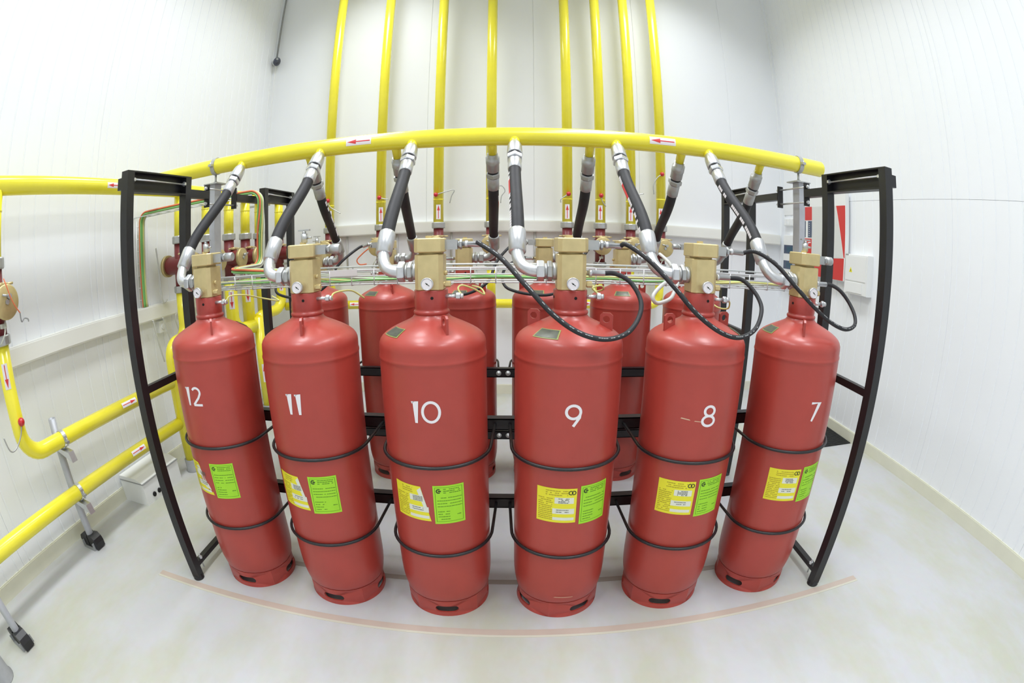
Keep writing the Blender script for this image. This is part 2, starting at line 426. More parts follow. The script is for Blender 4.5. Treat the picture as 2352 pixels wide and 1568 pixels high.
# number strokes: unit-height polylines, x to the right
def arc(cx, cy, rx, ry, a0, a1, n=16): return [(cx+rx*math.cos(math.radians(a0+(a1-a0)*i/n)), cy+ry*math.sin(math.radians(a0+(a1-a0)*i/n))) for i in range(n+1)]
GLYPH = {
 '0': (0.78, [arc(0.39, 0.5, 0.36, 0.44, 90, 450, 28)]),
 '1': (0.34, [[(0.02, 0.90), (0.20, 0.955), (0.20, 0.0)]]),
 '2': (0.66, [arc(0.30, 0.70, 0.25, 0.24, 150, -20, 14) + [(0.42, 0.42), (0.06, 0.06)], [(0.05, 0.05), (0.62, 0.05)]]),
 '7': (0.62, [[(0.04, 0.94), (0.57, 0.94), (0.20, 0.0)]]),
 '8': (0.70, [arc(0.36, 0.72, 0.235, 0.225, 90, 450, 22), arc(0.34, 0.26, 0.285, 0.235, 90, 450, 24)]),
 '9': (0.72, [arc(0.36, 0.66, 0.30, 0.29, -10, 350, 24), arc(0.36, 0.66, 0.30, 0.29, 20, -22, 5) + [(0.62, 0.42), (0.36, 0.02)]]),
}
def number_mesh(txt, zc, h=0.074, half=0.0044):
    polys = []; x = 0; tot = sum(GLYPH[c][0] for c in txt) + 0.12*(len(txt)-1)
    for c in txt:
        wd, strokes = GLYPH[c]
        for st in strokes:
            P = [((x+u-tot/2)*h, (v-0.5)*h) for u, v in st]; L = []; Rr = []
            closed = (Vector((P[0][0]-P[-1][0], P[0][1]-P[-1][1], 0)).length < 1e-4)
            for i in range(len(P)):
                a = P[i-1] if i else (P[-2] if closed else P[0]); b = P[i+1] if i+1 < len(P) else (P[1] if closed else P[-1])
                d = Vector((b[0]-a[0], b[1]-a[1], 0)).normalized(); nn = Vector((-d.y, d.x, 0))
                k = half
                if 0 < i < len(P)-1:
                    e = Vector((P[i][0]-a[0], P[i][1]-a[1], 0)).normalized(); cs = max(0.45, abs(e.dot(d))); k = half/cs
                L.append((P[i][0]+nn.x*k, P[i][1]+nn.y*k)); Rr.append((P[i][0]-nn.x*k, P[i][1]-nn.y*k))
            for i in range(len(P)-1):
                polys.append([(math.degrees(u/RC), zc+v) for u, v in (Rr[i], Rr[i+1], L[i+1], L[i])])
        x += wd + 0.12
    return decal(polys, RC+0.0009, 'white_print', 'number')
def text_rows(a0, a1, z0, z1, rows, h, seed, gap=0.35):
    rnd = random.Random(seed); out = []
    for i in range(rows):
        z = z1 - (i+0.5)*(z1-z0)/rows; a = a0
        while a < a1 - 0.5:
            l = rnd.uniform(0.8, 3.2); b = min(a1, a+l)
            if rnd.random() < 0.86: out.append((a, b, z-h/2, z+h/2))
            a = b + gap
    return out
def ring_mark(ac, zc, ro, ri, a0, a1, n=14):
    """part of a ring, radii in metres, printed at azimuth ac"""
    out = []
    k = math.degrees(1/RC)
    for i in range(n):
        t0 = math.radians(a0+(a1-a0)*i/n); t1 = math.radians(a0+(a1-a0)*(i+1)/n)
        out.append([(ac+k*ri*math.cos(t0), zc+ri*math.sin(t0)), (ac+k*ro*math.cos(t0), zc+ro*math.sin(t0)), (ac+k*ro*math.cos(t1), zc+ro*math.sin(t1)), (ac+k*ri*math.cos(t1), zc+ri*math.sin(t1))])
    return out
def stickers(t, az, torn, seed):
    # yellow sheet
    y0, y1, zb, zt = az-46, az-2.5, 0.494, 0.631
    ye = [(y0, y1, zb, zt)]; wh = []
    if torn == 'corner': ye = [[(y0, zb), (y1, zb), (y1-9.5, zt), (y0, zt)]]; wh = [[(y1-7, zb+0.05), (y1-3.4, zb+0.055), (y1-9.6, zt-0.004), (y1-14, zt-0.016)]]
    if torn == 'big': ye = [[(y0, zb), (y1, zb), (y1-19, zt), (y0, zt)]]; wh = [[(y1-13, zb+0.03), (y1-3.0, zb+0.022), (y1-19, zt-0.012), (y1-27, zt-0.02)]]
    o = obj('yellow_sticker', decal(ye, RC+0.0008, 'sticker_yellow', 'yellow_sticker'), t); o['label'] = 'yellow printed label'
    xr = y1-1.5 - (10 if torn else 0)
    f = [(y0+20, y1-3-(5 if torn else 0), zb+0.078, zb+0.102), (y0+18, y1-2, zb+0.036, zb+0.058), (y0+18.5, y1-2, zb+0.010, zb+0.022)]
    if torn == 'big': f = [(y0+14, y1-16, zb+0.078, zb+0.10), (y0+14, y1-10, zb+0.036, zb+0.058), (y0+14, y1-4, zb+0.010, zb+0.02)]
    for q_ in f + wh: obj('white_field', decal([q_], RC+0.0011, 'sticker_white', 'white_field'), o)
    pr = text_rows(y0+2, y0+18, zb+0.008, zb+0.10, 12, 0.0026, seed) + text_rows(y0+10, xr-8, zt-0.03, zt-0.006, 3, 0.0028, seed+1)
    obj('faint_text', decal(pr, RC+0.0012, 'ink_soft', 'faint_text'), o)['kind'] = 'stuff'
    pk = text_rows(y0+24, y1-8, zb+0.079, zb+0.10, 4, 0.003, seed+2) + text_rows(y0+22, y1-8, zb+0.04, zb+0.056, 2, 0.003, seed+3)
    if torn != 'corner' and torn != 'big':
        mk = ring_mark(y1-6.5, zt-0.016, 0.0085, 0.0055, 60, 300) + ring_mark(y1-3.6, zt-0.016, 0.0085, 0.0055, -120, 120) + [(y1-5.6, y1-4.2, zt-0.021, zt-0.011)]
        obj('twin_mark', decal(mk, RC+0.0013, 'ink', 'twin_mark', 2.0), o)['kind'] = 'stuff'
    obj('dark_print', decal(pk, RC+0.0013, 'ink_grey', 'dark_print', 2.0), o)['kind'] = 'stuff'
    # green sheet
    g0, g1, hb, ht = az+1.5, az+35.5, 0.484, 0.638
    g = obj('green_sticker', decal([(g0, g1, hb, ht)], RC+0.0008, 'sticker_green', 'green_sticker'), t); g['label'] = 'lime green printed label'
    fr = 0.0012; k = 0.45
    lines = [(g0+2, g1-2, ht-0.007-fr, ht-0.007), (g0+2, g1-2, hb+0.009, hb+0.009+fr), (g0+2, g0+2+k, hb+0.009, ht-0.007), (g1-2-k, g1-2, hb+0.009, ht-0.007)]
    lines += text_rows(g0+11, g1-4, ht-0.032, ht-0.011, 3, 0.0028, seed+5) + text_rows(g0+4, g1-3, hb+0.066, ht-0.042, 4, 0.0026, seed+6) + text_rows(g0+4, g0+17, hb+0.014, hb+0.056, 4, 0.0028, seed+7) + text_rows(g1-9, g1-4, hb+0.03, hb+0.04, 1, 0.0032, seed+8)
    obj('fine_print', decal(lines, RC+0.0011, 'ink_green', 'fine_print'), g)['kind'] = 'stuff'
    obj('round_mark', decal(ring_mark(g0+6, ht-0.021, 0.0088, 0.005, 50, 310) + [(g0+5.5, g0+8.6, ht-0.0235, ht-0.0190)], RC+0.0012, 'ink', 'round_mark', 2.0), g)

def shoulder_label(t, az, half=17):
    prof = [(0.157, 1.120), (0.143, 1.129), (0.126, 1.138), (0.118, 1.1418)]
    for (e, dr, m, nm) in ((0, 0.0012, 'shoulder_edge', 'data_plate'), (2.0, 0.0018, 'shoulder_label', 'plate_face')):
        mb = MB(); vs = []; n = 8
        P = prof if e == 0 else [(0.154, 1.122), (0.143, 1.129), (0.126, 1.138), (0.121, 1.1404)]
        for r, z in P:
            for i in range(n+1):
                a = az - half + e + (2*half-2*e)*i/n
                vs.append(surf(a, z+dr, r+dr*0.4))
        fs = [(j*(n+1)+i, j*(n+1)+i+1, (j+1)*(n+1)+i+1, (j+1)*(n+1)+i) for j in range(3) for i in range(n)]
        mb.add(vs, fs, True)
        if e == 0: base = obj(nm, mb.mesh(nm, m), t); base['label'] = 'dark data plate on the shoulder'
        else: obj(nm, mb.mesh(nm, m), base)

def make_cylinder(X, Y, rz, label, group, num=None, zc=0.9, lug=0, slot=0, plate=None, saz=0.0, torn=None, handle=False, adapter='plug', seed=1, outlet=True):
    t = thing('gas_cylinder', (X, Y, 0), label, 'gas cylinder', group); t.rotation_euler = (0, 0, rz)
    b = obj('body', cached('body', body_mesh), t)
    obj('foot_ring', cached('ring', ring_mesh), t, rz=math.radians(slot))
    nk = obj('neck', cached('neck', neck_mesh), t)
    for a in (12, 102, 192, 282):
        obj('vent_hole', cached('hole', lambda: MB().rings([(0, 0.0052), (0.0008, 0.0050)], surf(0, 1.234, 0.0551), surf(0, 0, 1), 12).mesh('vent_hole', 'hole_dark')), nk, rz=math.radians(a))
    for k in (0, 180): obj('lifting_lug', cached('lug', lug_mesh), t, rz=math.radians(lug+k))
    # valve
    v = obj('valve_block', cached('valve', lambda: chamfer_prism(0.092, 0.096, 0.013, 1.2575, 1.373, 'brass', 'valve_block')), t); v['label'] = 'brass valve block'
    obj('valve_groove', cached('groove', lambda: MB().cyl((0,0,1.372), (0,0,1.380), 0.040, 20).mesh('valve_groove', 'brass_disc')), v)
    obj('valve_cap', cached('cap', lambda: chamfer_prism(0.098, 0.104, 0.012, 1.379, 1.425, 'brass', 'valve_cap')), v, rz=math.radians(4))
    obj('top_plug', cached('plug', lambda: MB().cyl((-0.005,0,1.424), (-0.005,0,1.433), 0.012, 8, smooth=False).mesh('top_plug', 'brass')), v)
    if handle:
        def hnd():
            mb = MB().cyl((0,0,1.430), (0,0,1.462), 0.012, 14).cyl((0,0,1.462), (0,0,1.470), 0.007, 10).cbox((0,0,1.474), (0.044, 0.012, 0.005)).cyl((0.012,0,1.447), (0.028,0,1.447), 0.004, 8)
            return mb.mesh('manual_handle', 'zinc_dull')
        obj('manual_handle', cached('hnd', hnd), v)
    # gauge
    def gauge():
        a = Vector((0.0, -0.050, 1.281)); d = Vector((0, -1, 0))
        return MB().rings([(-0.008, 0.008), (0.012, 0.008), (0.012, 0.0195), (0.024, 0.0205), (0.027, 0.0195), (0.027, 0.0172), (0.0255, 0.0172), (0.0255, 0.0005)], a, d, 26, True, cap=False).mesh('pressure_gauge', 'zinc')
    g = obj('pressure_gauge', cached('gauge', gauge), t)
    obj('gauge_face', cached('gface', lambda: MB().rings([(0, 0.0168), (0.0006, 0.0168)], (0, -0.0756, 1.281), (0,-1,0), 24).mesh('gauge_face', 'white_print')), g)
    obj('needle', cached('needle', lambda: MB().obox((0.0015, -0.0766, 1.280), (0.016, 0.002, 0.0006), (0.8, 0, -0.6), (0.6, 0, 0.8)).rings([(0, 0.0024), (0.0007, 0.0024)], (0, -0.0762, 1.281), (0,-1,0), 10).mesh('needle', 'ink')), g)
    # side fittings on +X: brass plug, pressure switch in the neck, adapter on the cap
    obj('brass_plug', cached('bplug', lambda: MB().cyl((0.042,-0.02,1.276), (0.050,-0.02,1.276), 0.008, 10).hexn((0.050,-0.02,1.276), (0.068,-0.02,1.276), 0.0105).cyl((0.042,-0.01,1.312), (0.056,-0.01,1.312), 0.007, 10).mesh('brass_plug', 'brass')), v)
    obj('pressure_switch', cached('psw', lambda: MB().cyl((0.05,-0.018,1.236), (0.085,-0.018,1.236), 0.0062, 10).hexn((0.085,-0.018,1.236), (0.098,-0.018,1.236), 0.012).cyl((0.098,-0.018,1.236), (0.108,-0.018,1.236), 0.009, 10).mesh('pressure_switch', 'zinc')), nk)
    obj('cap_adapter', cached('adp', lambda: MB().cbox((0.068, -0.004, 1.403), (0.044, 0.032, 0.032)).cyl((0.09,-0.004,1.403), (0.096,-0.004,1.403), 0.011, 12).hexn((0.096,-0.004,1.403), (0.104,-0.004,1.403), 0.0165).mesh('cap_adapter', 'zinc_dull')), v)
    if adapter == 'plug':
        obj('adapter_plug', cached('adpp', lambda: MB().rings([(0, 0.013), (0.002, 0.0165), (0.032, 0.0165), (0.035, 0.0145)], (0.104,-0.004,1.403), (1,0,0), 16).mesh('adapter_plug', 'zinc_dull')), v)
    # main outlet on -X
    obj('outlet_fitting', cached('outf', lambda: MB().cyl((-0.043,0,1.316), (-0.060,0,1.316), 0.028, 22).hexn((-0.060,0,1.316), (-0.076,0,1.316), 0.0335).cyl((-0.076,0,1.316), (-0.086,0,1.316), 0.025, 22).mesh('outlet_fitting', 'zinc_dull')), v)
    if num:
        n = obj('number', number_mesh(num, zc), t); n['label'] = 'white number ' + num
        stickers(t, saz, torn, seed)
    if plate is not None: shoulder_label(t, plate)
    return t
FXc = lambda i: 0.0279 + 0.4536*(9.5-i)
BXc = lambda i: 0.0159 + 0.4500*(i-3.5)
front_spec = {12: dict(lug=38, slot=1, plate=140, torn='big', handle=True, zc=0.913), 11: dict(lug=15, slot=-5, plate=-128, torn='corner', handle=True, zc=0.909),
              10: dict(lug=29, slot=4, plate=-52, torn='corner', adapter='hose', zc=0.899), 9: dict(lug=72, slot=30, plate=-36, saz=11, adapter='hose', zc=0.890),
              8: dict(lug=-75, slot=-15, plate=80, adapter='hose', zc=0.876), 7: dict(lug=-28, slot=-53, plate=-96, saz=2, handle=True, zc=0.865)}
CYL = {}
for i in (12, 11, 10, 9, 8, 7):
    CYL[i] = make_cylinder(FXc(i), 0.0, 0.0, 'red gas cylinder marked with a white number %s' % WORD[i], 'numbered cylinders of the front row', num=str(i), seed=i*10, **front_spec[i])
for i in range(1, 7):
    CYL[i] = make_cylinder(BXc(i), 1.15, PI, 'red gas cylinder of the rear row standing behind number %s' % WORD[13-i], 'cylinders of the rear row', lug=(20, 25, 60, 75, 80, 30)[i-1], slot=30+i*17, plate=(170, 150, 175, 160, 170, 150)[i-1], adapter=('plug' if i in (3, 6) else 'hose'), handle=(i == 1))
# paint scuffs on number 8
for q_ in ([(-31, 0.862), (-20, 0.858), (-21, 0.862), (-30, 0.866)], [(-16, 0.856), (-8, 0.854), (-8, 0.8565), (-15, 0.8585)]): obj('scuff_mark', decal([q_], RC+0.0006, 'scuff', 'scuff_mark'), CYL[8])
obj('scuff_mark', decal([[(-10, 0.130), (14, 0.127), (14, 0.129), (-8, 0.1325)]], RC+0.0003, 'scuff', 'scuff_mark'), CYL[9])

# ------------------------------------------------------------------ racks
FRX = (0.025-1.415, 0.025+1.415)
PS = 0.042
def make_rack(name, label, yf, yb, rail_y, hoop_dir, cyls, cy):
    """steel rack: two end frames joined by two rails, with a pair of round-bar hoops per cylinder"""
    t = thing(name, (0.025, (yf+yb)/2, 0), label, 'rack', 'steel cylinder racks')
    for sx, X in zip((-1, 1), FRX):
        for y in (yf, yb):
            p_ = MB().box((X-PS/2, y-PS/2, 0.012), (X+PS/2, y+PS/2, 1.785)).build('post', 'black_paint', t)
            MB().rings([(0, 0.029), (0.006, 0.029), (0.010, 0.024), (0.022, 0.023)], (X, y, 0), (0,0,1), 18).build('foot', 'black_paint', p_)
        # top channel open towards the middle
        xi = X - sx*PS/2; a, b = yf+PS/2, yb-PS/2
        ch = MB().box((min(X+sx*0.015, X+sx*0.021), a, 1.70), (max(X+sx*0.015, X+sx*0.021), b, 1.785))
        ch.box((X-PS/2, a, 1.779), (X+PS/2, b, 1.785)).box((X-PS/2, a, 1.70), (X+PS/2, b, 1.706))
        c_ = ch.build('top_channel', 'black_paint', t)
        MB().cyl((X-sx*0.012, a, 1.752), (X-sx*0.012, b, 1.748), 0.004, 8).build('tie_rod', 'zinc', c_)
        for y in (a+0.004, b-0.004):
            MB().hexn((X-sx*0.012, y-0.006, 1.75), (X-sx*0.012, y+0.006, 1.75), 0.011).build('nut', 'zinc', c_)
        MB().box((X-0.012, a, 0.905), (X+0.012, b, 0.935)).build('side_bar', 'black_paint', t)
        lb = MB().box((X-0.014, a, 0.058), (X+0.014, b, 0.082)).build('low_bar', 'black_paint', t)
        yb_ = a + 0.035
        MB().cyl((X-sx*0.01, yb_, 0.030), (X-sx*0.01, yb_, 0.110), 0.004, 8).hexn((X-sx*0.01, yb_, 0.082), (X-sx*0.01, yb_, 0.092), 0.011).build('bolt', 'zinc', lb)
    for z0, z1 in ((0.683, 0.731), (0.318, 0.367)):
        r = MB().box((FRX[0]+PS/2, rail_y-0.018, z0), (FRX[1]-PS/2, rail_y-0.014, z1)).box((FRX[0]+PS/2, rail_y-0.018, z1-0.004), (FRX[1]-PS/2, rail_y+0.022, z1)).box((FRX[0]+PS/2, rail_y-0.018, z0), (FRX[1]-PS/2, rail_y+0.022, z0+0.004)).box((FRX[0]+PS/2, rail_y-0.014, z0+0.004), (FRX[1]-PS/2, rail_y+0.018, z1-0.004)).build('rail', 'black_paint', t)
        zh = (z0+z1)/2
        for X in cyls:
            Rh = 0.188; pts = []
            y_end = rail_y - hoop_dir*0.03
            zf = zh
            pts.append(Vector((X-0.200, y_end, zh)))
            for k in range(25):
                a = PI*k/24; pts.append(Vector((X - (Rh+0.002)*math.cos(a), cy + hoop_dir*Rh*math.sin(a), zf)))
            pts.append(Vector((X+0.200, y_end, zh)))
            h = MB().tube(pts, 0.0062, 8).build('retaining_hoop', 'black_paint', t)
            for s in (-1, 1):
                yy = rail_y - 0.019 if hoop_dir > 0 else rail_y + 0.023
                d = -1 if hoop_dir > 0 else 1
                MB().rings([(0, 0.014), (0.002, 0.014), (0.002, 0.011), (0.009, 0.010), (0.009, 0.006), (0.02, 0.006)], (X+s*0.200, yy, zh), (0, d, 0), 12).build('washer_nut', 'zinc_dull', h)
    return t
make_rack('cylinder_rack', 'black steel rack holding the numbered front row cylinders', -0.20, 0.20, 0.215, -1, [FXc(i) for i in range(7, 13)], 0.0)
make_rack('cylinder_rack', 'black steel rack holding the rear row cylinders', 0.97, 1.335, 0.945, 1, [BXc(i) for i in range(1, 7)], 1.15)

# ------------------------------------------------------------------ manifold and its supports
MY, MZ, MR = 0.505, 1.872, 0.041
LX = -2.15   # collector on the left wall
def arrow_part(parent, c, ax, ay, nrm, L, Wd, m_bg='white_print', dark='arrow_red'):
    """white label with a red arrow pointing along +ax, curved plates kept flat and thin"""
    c = Vector(c); ax = Vector(ax).normalized(); ay = Vector(ay).normalized(); n = Vector(nrm).normalized()
    if ax.cross(ay).dot(n) < 0: ay = -ay
    lab = MB().prism([(-L/2,-Wd/2),(L/2,-Wd/2),(L/2,Wd/2),(-L/2,Wd/2)], c, ax, ay, 0.001).build('arrow_label', m_bg, parent)
    hw = Wd*0.36
    MB().prism([(-L*0.46,-Wd*0.08),(L*0.20,-Wd*0.08),(L*0.20,-hw),(L*0.46,0),(L*0.20,hw),(L*0.20,Wd*0.08),(-L*0.46,Wd*0.08)], c+n*0.0012, ax, ay, 0.0006).build('arrow', dark, lab)
def bent_label(parent, p0, p1, pr, ang, halfang, tip):
    """label wrapped on a straight pipe p0->p1 of radius pr; ang direction vector of the label centre; arrow points to p1 if tip>0"""
    p0 = Vector(p0); p1 = Vector(p1); d = (p1-p0).normalized(); L = (p1-p0).length; u = Vector(ang); u = (u - d*u.dot(d)).normalized(); v = d.cross(u)
    def sp(t, a, r): return p0 + d*t + (u*math.cos(a) + v*math.sin(a))*r
    N = 8
    vs = []; 
    for i in range(N+1):
        a = -halfang + 2*halfang*i/N; vs += [sp(0, a, pr+0.0008), sp(L, a, pr+0.0008)]
    lab = MB().add(vs, [(2*i, 2*i+1, 2*i+3, 2*i+2) for i in range(N)], True).build('arrow_label', 'white_print', parent)
    s = (lambda t: t) if tip > 0 else (lambda t: L-t)
    r2 = pr + 0.0014; h = halfang
    sh = [(L*0.05, -h*0.14), (L*0.62, -h*0.14), (L*0.62, h*0.14), (L*0.05, h*0.14)]
    hd = [(L*0.60, -h*0.62), (L*0.96, 0), (L*0.60, h*0.62)]
    mb = MB().add([sp(s(t), a, r2) for t, a in sh], [(0,1,2,3)])
    # head split at the crest so it follows the curve
    mb.add([sp(s(L*0.60), -h*0.62, r2), sp(s(L*0.60), 0, r2), sp(s(L*0.96), 0, r2), sp(s(L*0.60), h*0.62, r2)], [(0,1,2), (1,3,2)])
    mb.build('arrow', 'arrow_red', lab)

man = thing('manifold_pipe', (1.64, MY, MZ), 'long yellow manifold pipe running above both rows of cylinders', 'pipe')
MB().rings([(0, 0.001), (0.0, 0.030), (0.006, 0.038), (0.012, MR), (3.73, MR)], (1.64, MY, MZ), (-1, 0, 0), 28, True, cap=False).build('pipe', 'yellow_paint', man)
FD = Vector((0, -0.67, -0.742)).normalized()      # front branches
BD = Vector((0, 0.62, -0.785)).normalized()        # rear branches
FMX = {12: -1.240, 11: -0.800, 10: -0.366, 9: 0.074, 8: 0.511, 7: 0.948}
BMX = {i: 0.190 + 0.4270*(i-3.5) for i in range(1, 7)}
for i, X in FMX.items(): MB().rings([(0.030, 0.026), (0.046, 0.023), (0.058, 0.022)], (X, MY, MZ), FD, 18).build('branch', 'yellow_paint', man)
for i, X in BMX.items(): MB().rings([(0.030, 0.027), (0.044, 0.021), (0.092, 0.020)], (X, MY, MZ), BD, 18).build('branch', 'yellow_paint', man)
for px0, px1, py in ((853, 796, 318), (1551, 1492, 321)):
    a = at(px0, py, MY-MR*0.9); b = at(px1, py, MY-MR*0.9)
    bent_label(man, (a.x, MY, MZ), (b.x, MY, MZ), MR, (0, -0.95, 0.12), 0.42, 1)

def pipe_support(X, sx, label):
    t = thing('pipe_support', (X, MY, 0.0), label, 'pipe support', 'struts under the yellow manifold')
    s = MB().box((X-0.018, MY-0.03, 0.0), (X+0.018, MY+0.03, 1.775)).build('strut', 'galvanised', t)
    MB().box((X-0.045, MY-0.05, 1.775), (X+0.045, MY+0.05, 1.781)).build('top_plate', 'zinc_dull', t)
    MB().box((X-0.04, MY-0.06, 0.0), (X+0.04, MY+0.06, 0.006)).build('base_plate', 'zinc_dull', t)
    MB().cyl((X, MY, 1.781), (X, MY, MZ-MR-0.002), 0.006, 10).hexn((X, MY, 1.781), (X, MY, 1.792), 0.012).build('stud', 'zinc_dull', t)
    c = MB(); R0 = MR+0.0035
    ring = [Vector((0, math.cos(a), math.sin(a))) for a in [2*PI*k/32 for k in range(32)]]
    vs = []
    for dx in (-0.012, 0.012):
        for r in (MR+0.0005, MR+0.0045): vs += [Vector((X+dx, MY, MZ)) + q*r for q in ring]
    n = 32; fs = []
    for k in range(n):
        j = (k+1) % n; fs += [(k, j, n+j, n+k), (2*n+j, 2*n+k, 3*n+k, 3*n+j), (n+k, n+j, 3*n+j, 3*n+k), (j, k, 2*n+k, 2*n+j)]
    cl = c.add(vs, fs, False).build('pipe_clamp', 'zinc_dull', t)
    for s_ in (-1, 1):
        MB().cbox((X, MY+s_*(MR+0.012), MZ), (0.022, 0.018, 0.012)).cyl((X, MY+s_*(MR+0.014), MZ-0.014), (X, MY+s_*(MR+0.014), MZ+0.014), 0.0035, 8).build('clamp_ear', 'zinc_dull', cl)
    MB().box((min(X, X-sx*0.15), MY-0.022, 1.2355), (max(X, X-sx*0.15), MY+0.022, 1.2415)).build('tray_bracket', 'zinc_dull', t)
    # tie rods clamping the two racks together around the strut
    for z in (1.742, 1.668):
        for xx in (FRX[1] if sx > 0 else FRX[0],):
            MB().cyl((xx-sx*0.002, 0.355, z), (xx-sx*0.002, 0.665, z), 0.0045, 8).hexn((xx-sx*0.002, 0.360, z), (xx-sx*0.002, 0.370, z), 0.010).hexn((xx-sx*0.002, 0.645, z), (xx-sx*0.002, 0.655, z), 0.010).build('tie_rod', 'zinc', t)
    return t
pipe_support(1.478, 1, 'galvanised strut clamped to the manifold end beside cylinder seven')
pipe_support(-1.428, -1, 'galvanised strut clamped to the manifold above cylinder twelve')
racks = [o for o in bpy.data.objects if o.name.startswith('cylinder_rack')]
racks.sort(key=lambda o: o.location.y)
for X, sx in zip(FRX, (-1, 1)):
    MB().box((X-0.018, 0.20+PS/2, 1.690), (X+0.018, 0.375, 1.728)).build('link_beam', 'black_paint', racks[0])
    MB().box((X-0.016, 0.375, 1.650), (X+0.016, 0.383, 1.762)).build('clamp_plate', 'black_paint', racks[0])
    MB().box((X-0.018, 0.638, 1.690), (X+0.018, 0.97-PS/2, 1.728)).build('link_beam', 'black_paint', racks[1])
    MB().box((X-0.016, 0.630, 1.650), (X+0.016, 0.638, 1.762)).build('clamp_plate', 'black_paint', racks[1])
MB().box((FRX[1]+PS/2, -0.215, 1.715), (FRX[1]+0.052, -0.185, 1.762)).build('end_lug', 'black_paint', racks[0])
MB().box((FRX[0]-0.052, -0.215, 1.715), (FRX[0]-PS/2, -0.185, 1.762)).build('end_lug', 'black_paint', racks[0])

# ------------------------------------------------------------------ discharge hoses
def print_strip(path, r, side, u0, u1, parent, red, hw=0.26, keep=0.78, m='white_print'):
    """ink legend printed along a hose: dashes facing `side`"""
    n = len(path); white = MB(); redm = MB(); i0, i1 = int(u0*(n-1)), int(u1*(n-1)); rnd = random.Random(red)
    for i in range(i0, i1):
        a, b = path[i], path[i+1]; d = (b-a).normalized(); s = Vector(side); s = (s-d*s.dot(d)).normalized(); v = d.cross(s)
        f = (i-i0)/max(1, i1-i0); is_red = red and 0.55 < f < 0.82
        if not is_red and rnd.random() > keep: continue
        q = [a + (s*math.cos(t)+v*math.sin(t))*(r+0.0008) for t in (-hw, hw)] + [b - d*0.0015*(0 if is_red else 1) + (s*math.cos(t)+v*math.sin(t))*(r+0.0008) for t in (hw, -hw)]
        (redm if is_red else white).add(q, [(0,1,2,3)])
    if white.v: white.build('printed_legend', m, parent)['kind'] = 'stuff'
    if redm.v: redm.build('printed_legend', 'arrow_red', parent)['kind'] = 'stuff'
def discharge_hose(i):
    front = i >= 7
    X = FXc(i) if front else BXc(i); Y = 0.0 if front else 1.15; sx = -1 if front else 1
    MX = FMX[i] if front else BMX[i]; D = FD if front else BD
    M = Vector((MX, MY, MZ))
    s0 = 0.046 if front else 0.086
    top = [M + D*s for s in (s0, s0+0.09, s0+0.098, s0+0.122, s0+0.124, s0+0.188)]
    t = thing('discharge_hose', (X+sx*0.09, Y, 1.316), 'black rubber discharge hose from %s up to the yellow manifold' % (('cylinder number %s' % WORD[i]) if front else ('the rear cylinder behind number %s' % WORD[13-i])), 'hose', 'discharge hoses to the manifold')
    mt = 'zinc' if front else 'zinc_dull'  # rear fittings get the darker zinc: their shade is put into the colour
    # check valve
    if front: MB().rings([(0, 0.020), (0.012, 0.025), (0.03, 0.030), (0.05, 0.0315), (0.086, 0.0325), (0.09, 0.030)], top[0], D, 24).build('check_valve', mt, t)
    else: MB().rings([(0, 0.024), (0.018, 0.026), (0.019, 0.031), (0.05, 0.031), (0.052, 0.0295), (0.088, 0.0295), (0.09, 0.027)], top[0], D, 24).build('check_valve', mt, t)
    MB().cyl(top[1], top[2], 0.025, 18).build('seal_groove', 'rubber', t)
    MB().hexn(top[2], top[3], 0.034).build('swivel_nut', mt, t)
    MB().rings([(0, 0.024), (0.004, 0.0275), (0.062, 0.0275), (0.064, 0.025)], top[4], D, 22).build('upper_ferrule', mt, t)
    # lower elbow
    A = Vector((X+sx*0.086, Y, 1.316)); up = (-D*Vector((1, 1, 1))); lean = Vector((0, 0.60, 0.80) if front else (0, -0.66, 0.75)).normalized()
    ex = X + sx*0.172
    corner = Vector((ex, Y, 1.316)); E1 = corner + lean*0.085
    MB().hexn(A, A + Vector((sx*0.024, 0, 0)), 0.0345).build('union_nut', mt, t)
    a0 = A + Vector((sx*0.018, 0, 0)); b1, b2 = a0 + (corner-a0)*0.78, E1 + (corner-E1)*0.62
    MB().tube([a0*(1-u)**3 + b1*3*u*(1-u)**2 + b2*3*u*u*(1-u) + E1*u**3 for u in [k/16 for k in range(17)]], 0.0208, 18).build('elbow', mt, t)
    F1 = E1 + lean*0.080
    MB().rings([(-0.012, 0.021), (-0.008, 0.0290), (0.07, 0.0300), (0.080, 0.0285), (0.083, 0.025)], E1, lean, 24).build('lower_ferrule', mt, t)
    hs = F1 - lean*0.01; he = top[5] - D*0.01
    L = (he-hs).length
    P = [hs, hs + lean*0.05] + [None] + [he + D*0.05, he]
    ctrl = []
    p0, p1, p2, p3 = hs, hs + lean*L*0.34, he + D*L*0.34, he
    path = []
    for k in range(31):
        u = k/30; path.append(p0*(1-u)**3 + p1*3*u*(1-u)**2 + p2*3*u*u*(1-u) + p3*u**3)
    h = MB().tube(path, 0.0245, 20).build('rubber_hose', 'rubber', t)
    if i in (9, 8, 7): print_strip(path, 0.0245, (-0.85, -0.5, 0) if i == 9 else (-1.0, -0.12, 0.1), 0.06, 0.93, h, {9: 3, 8: 5, 7: 0}[i])
    if i in (1, 3): print_strip(path, 0.0245, (0.8, -0.5, 0.2), 0.1, 0.95, h, 0 if i == 1 else 7)
    return t
for i in (12, 11, 10, 9, 8, 7, 1, 2, 3, 4, 5, 6): discharge_hose(i)

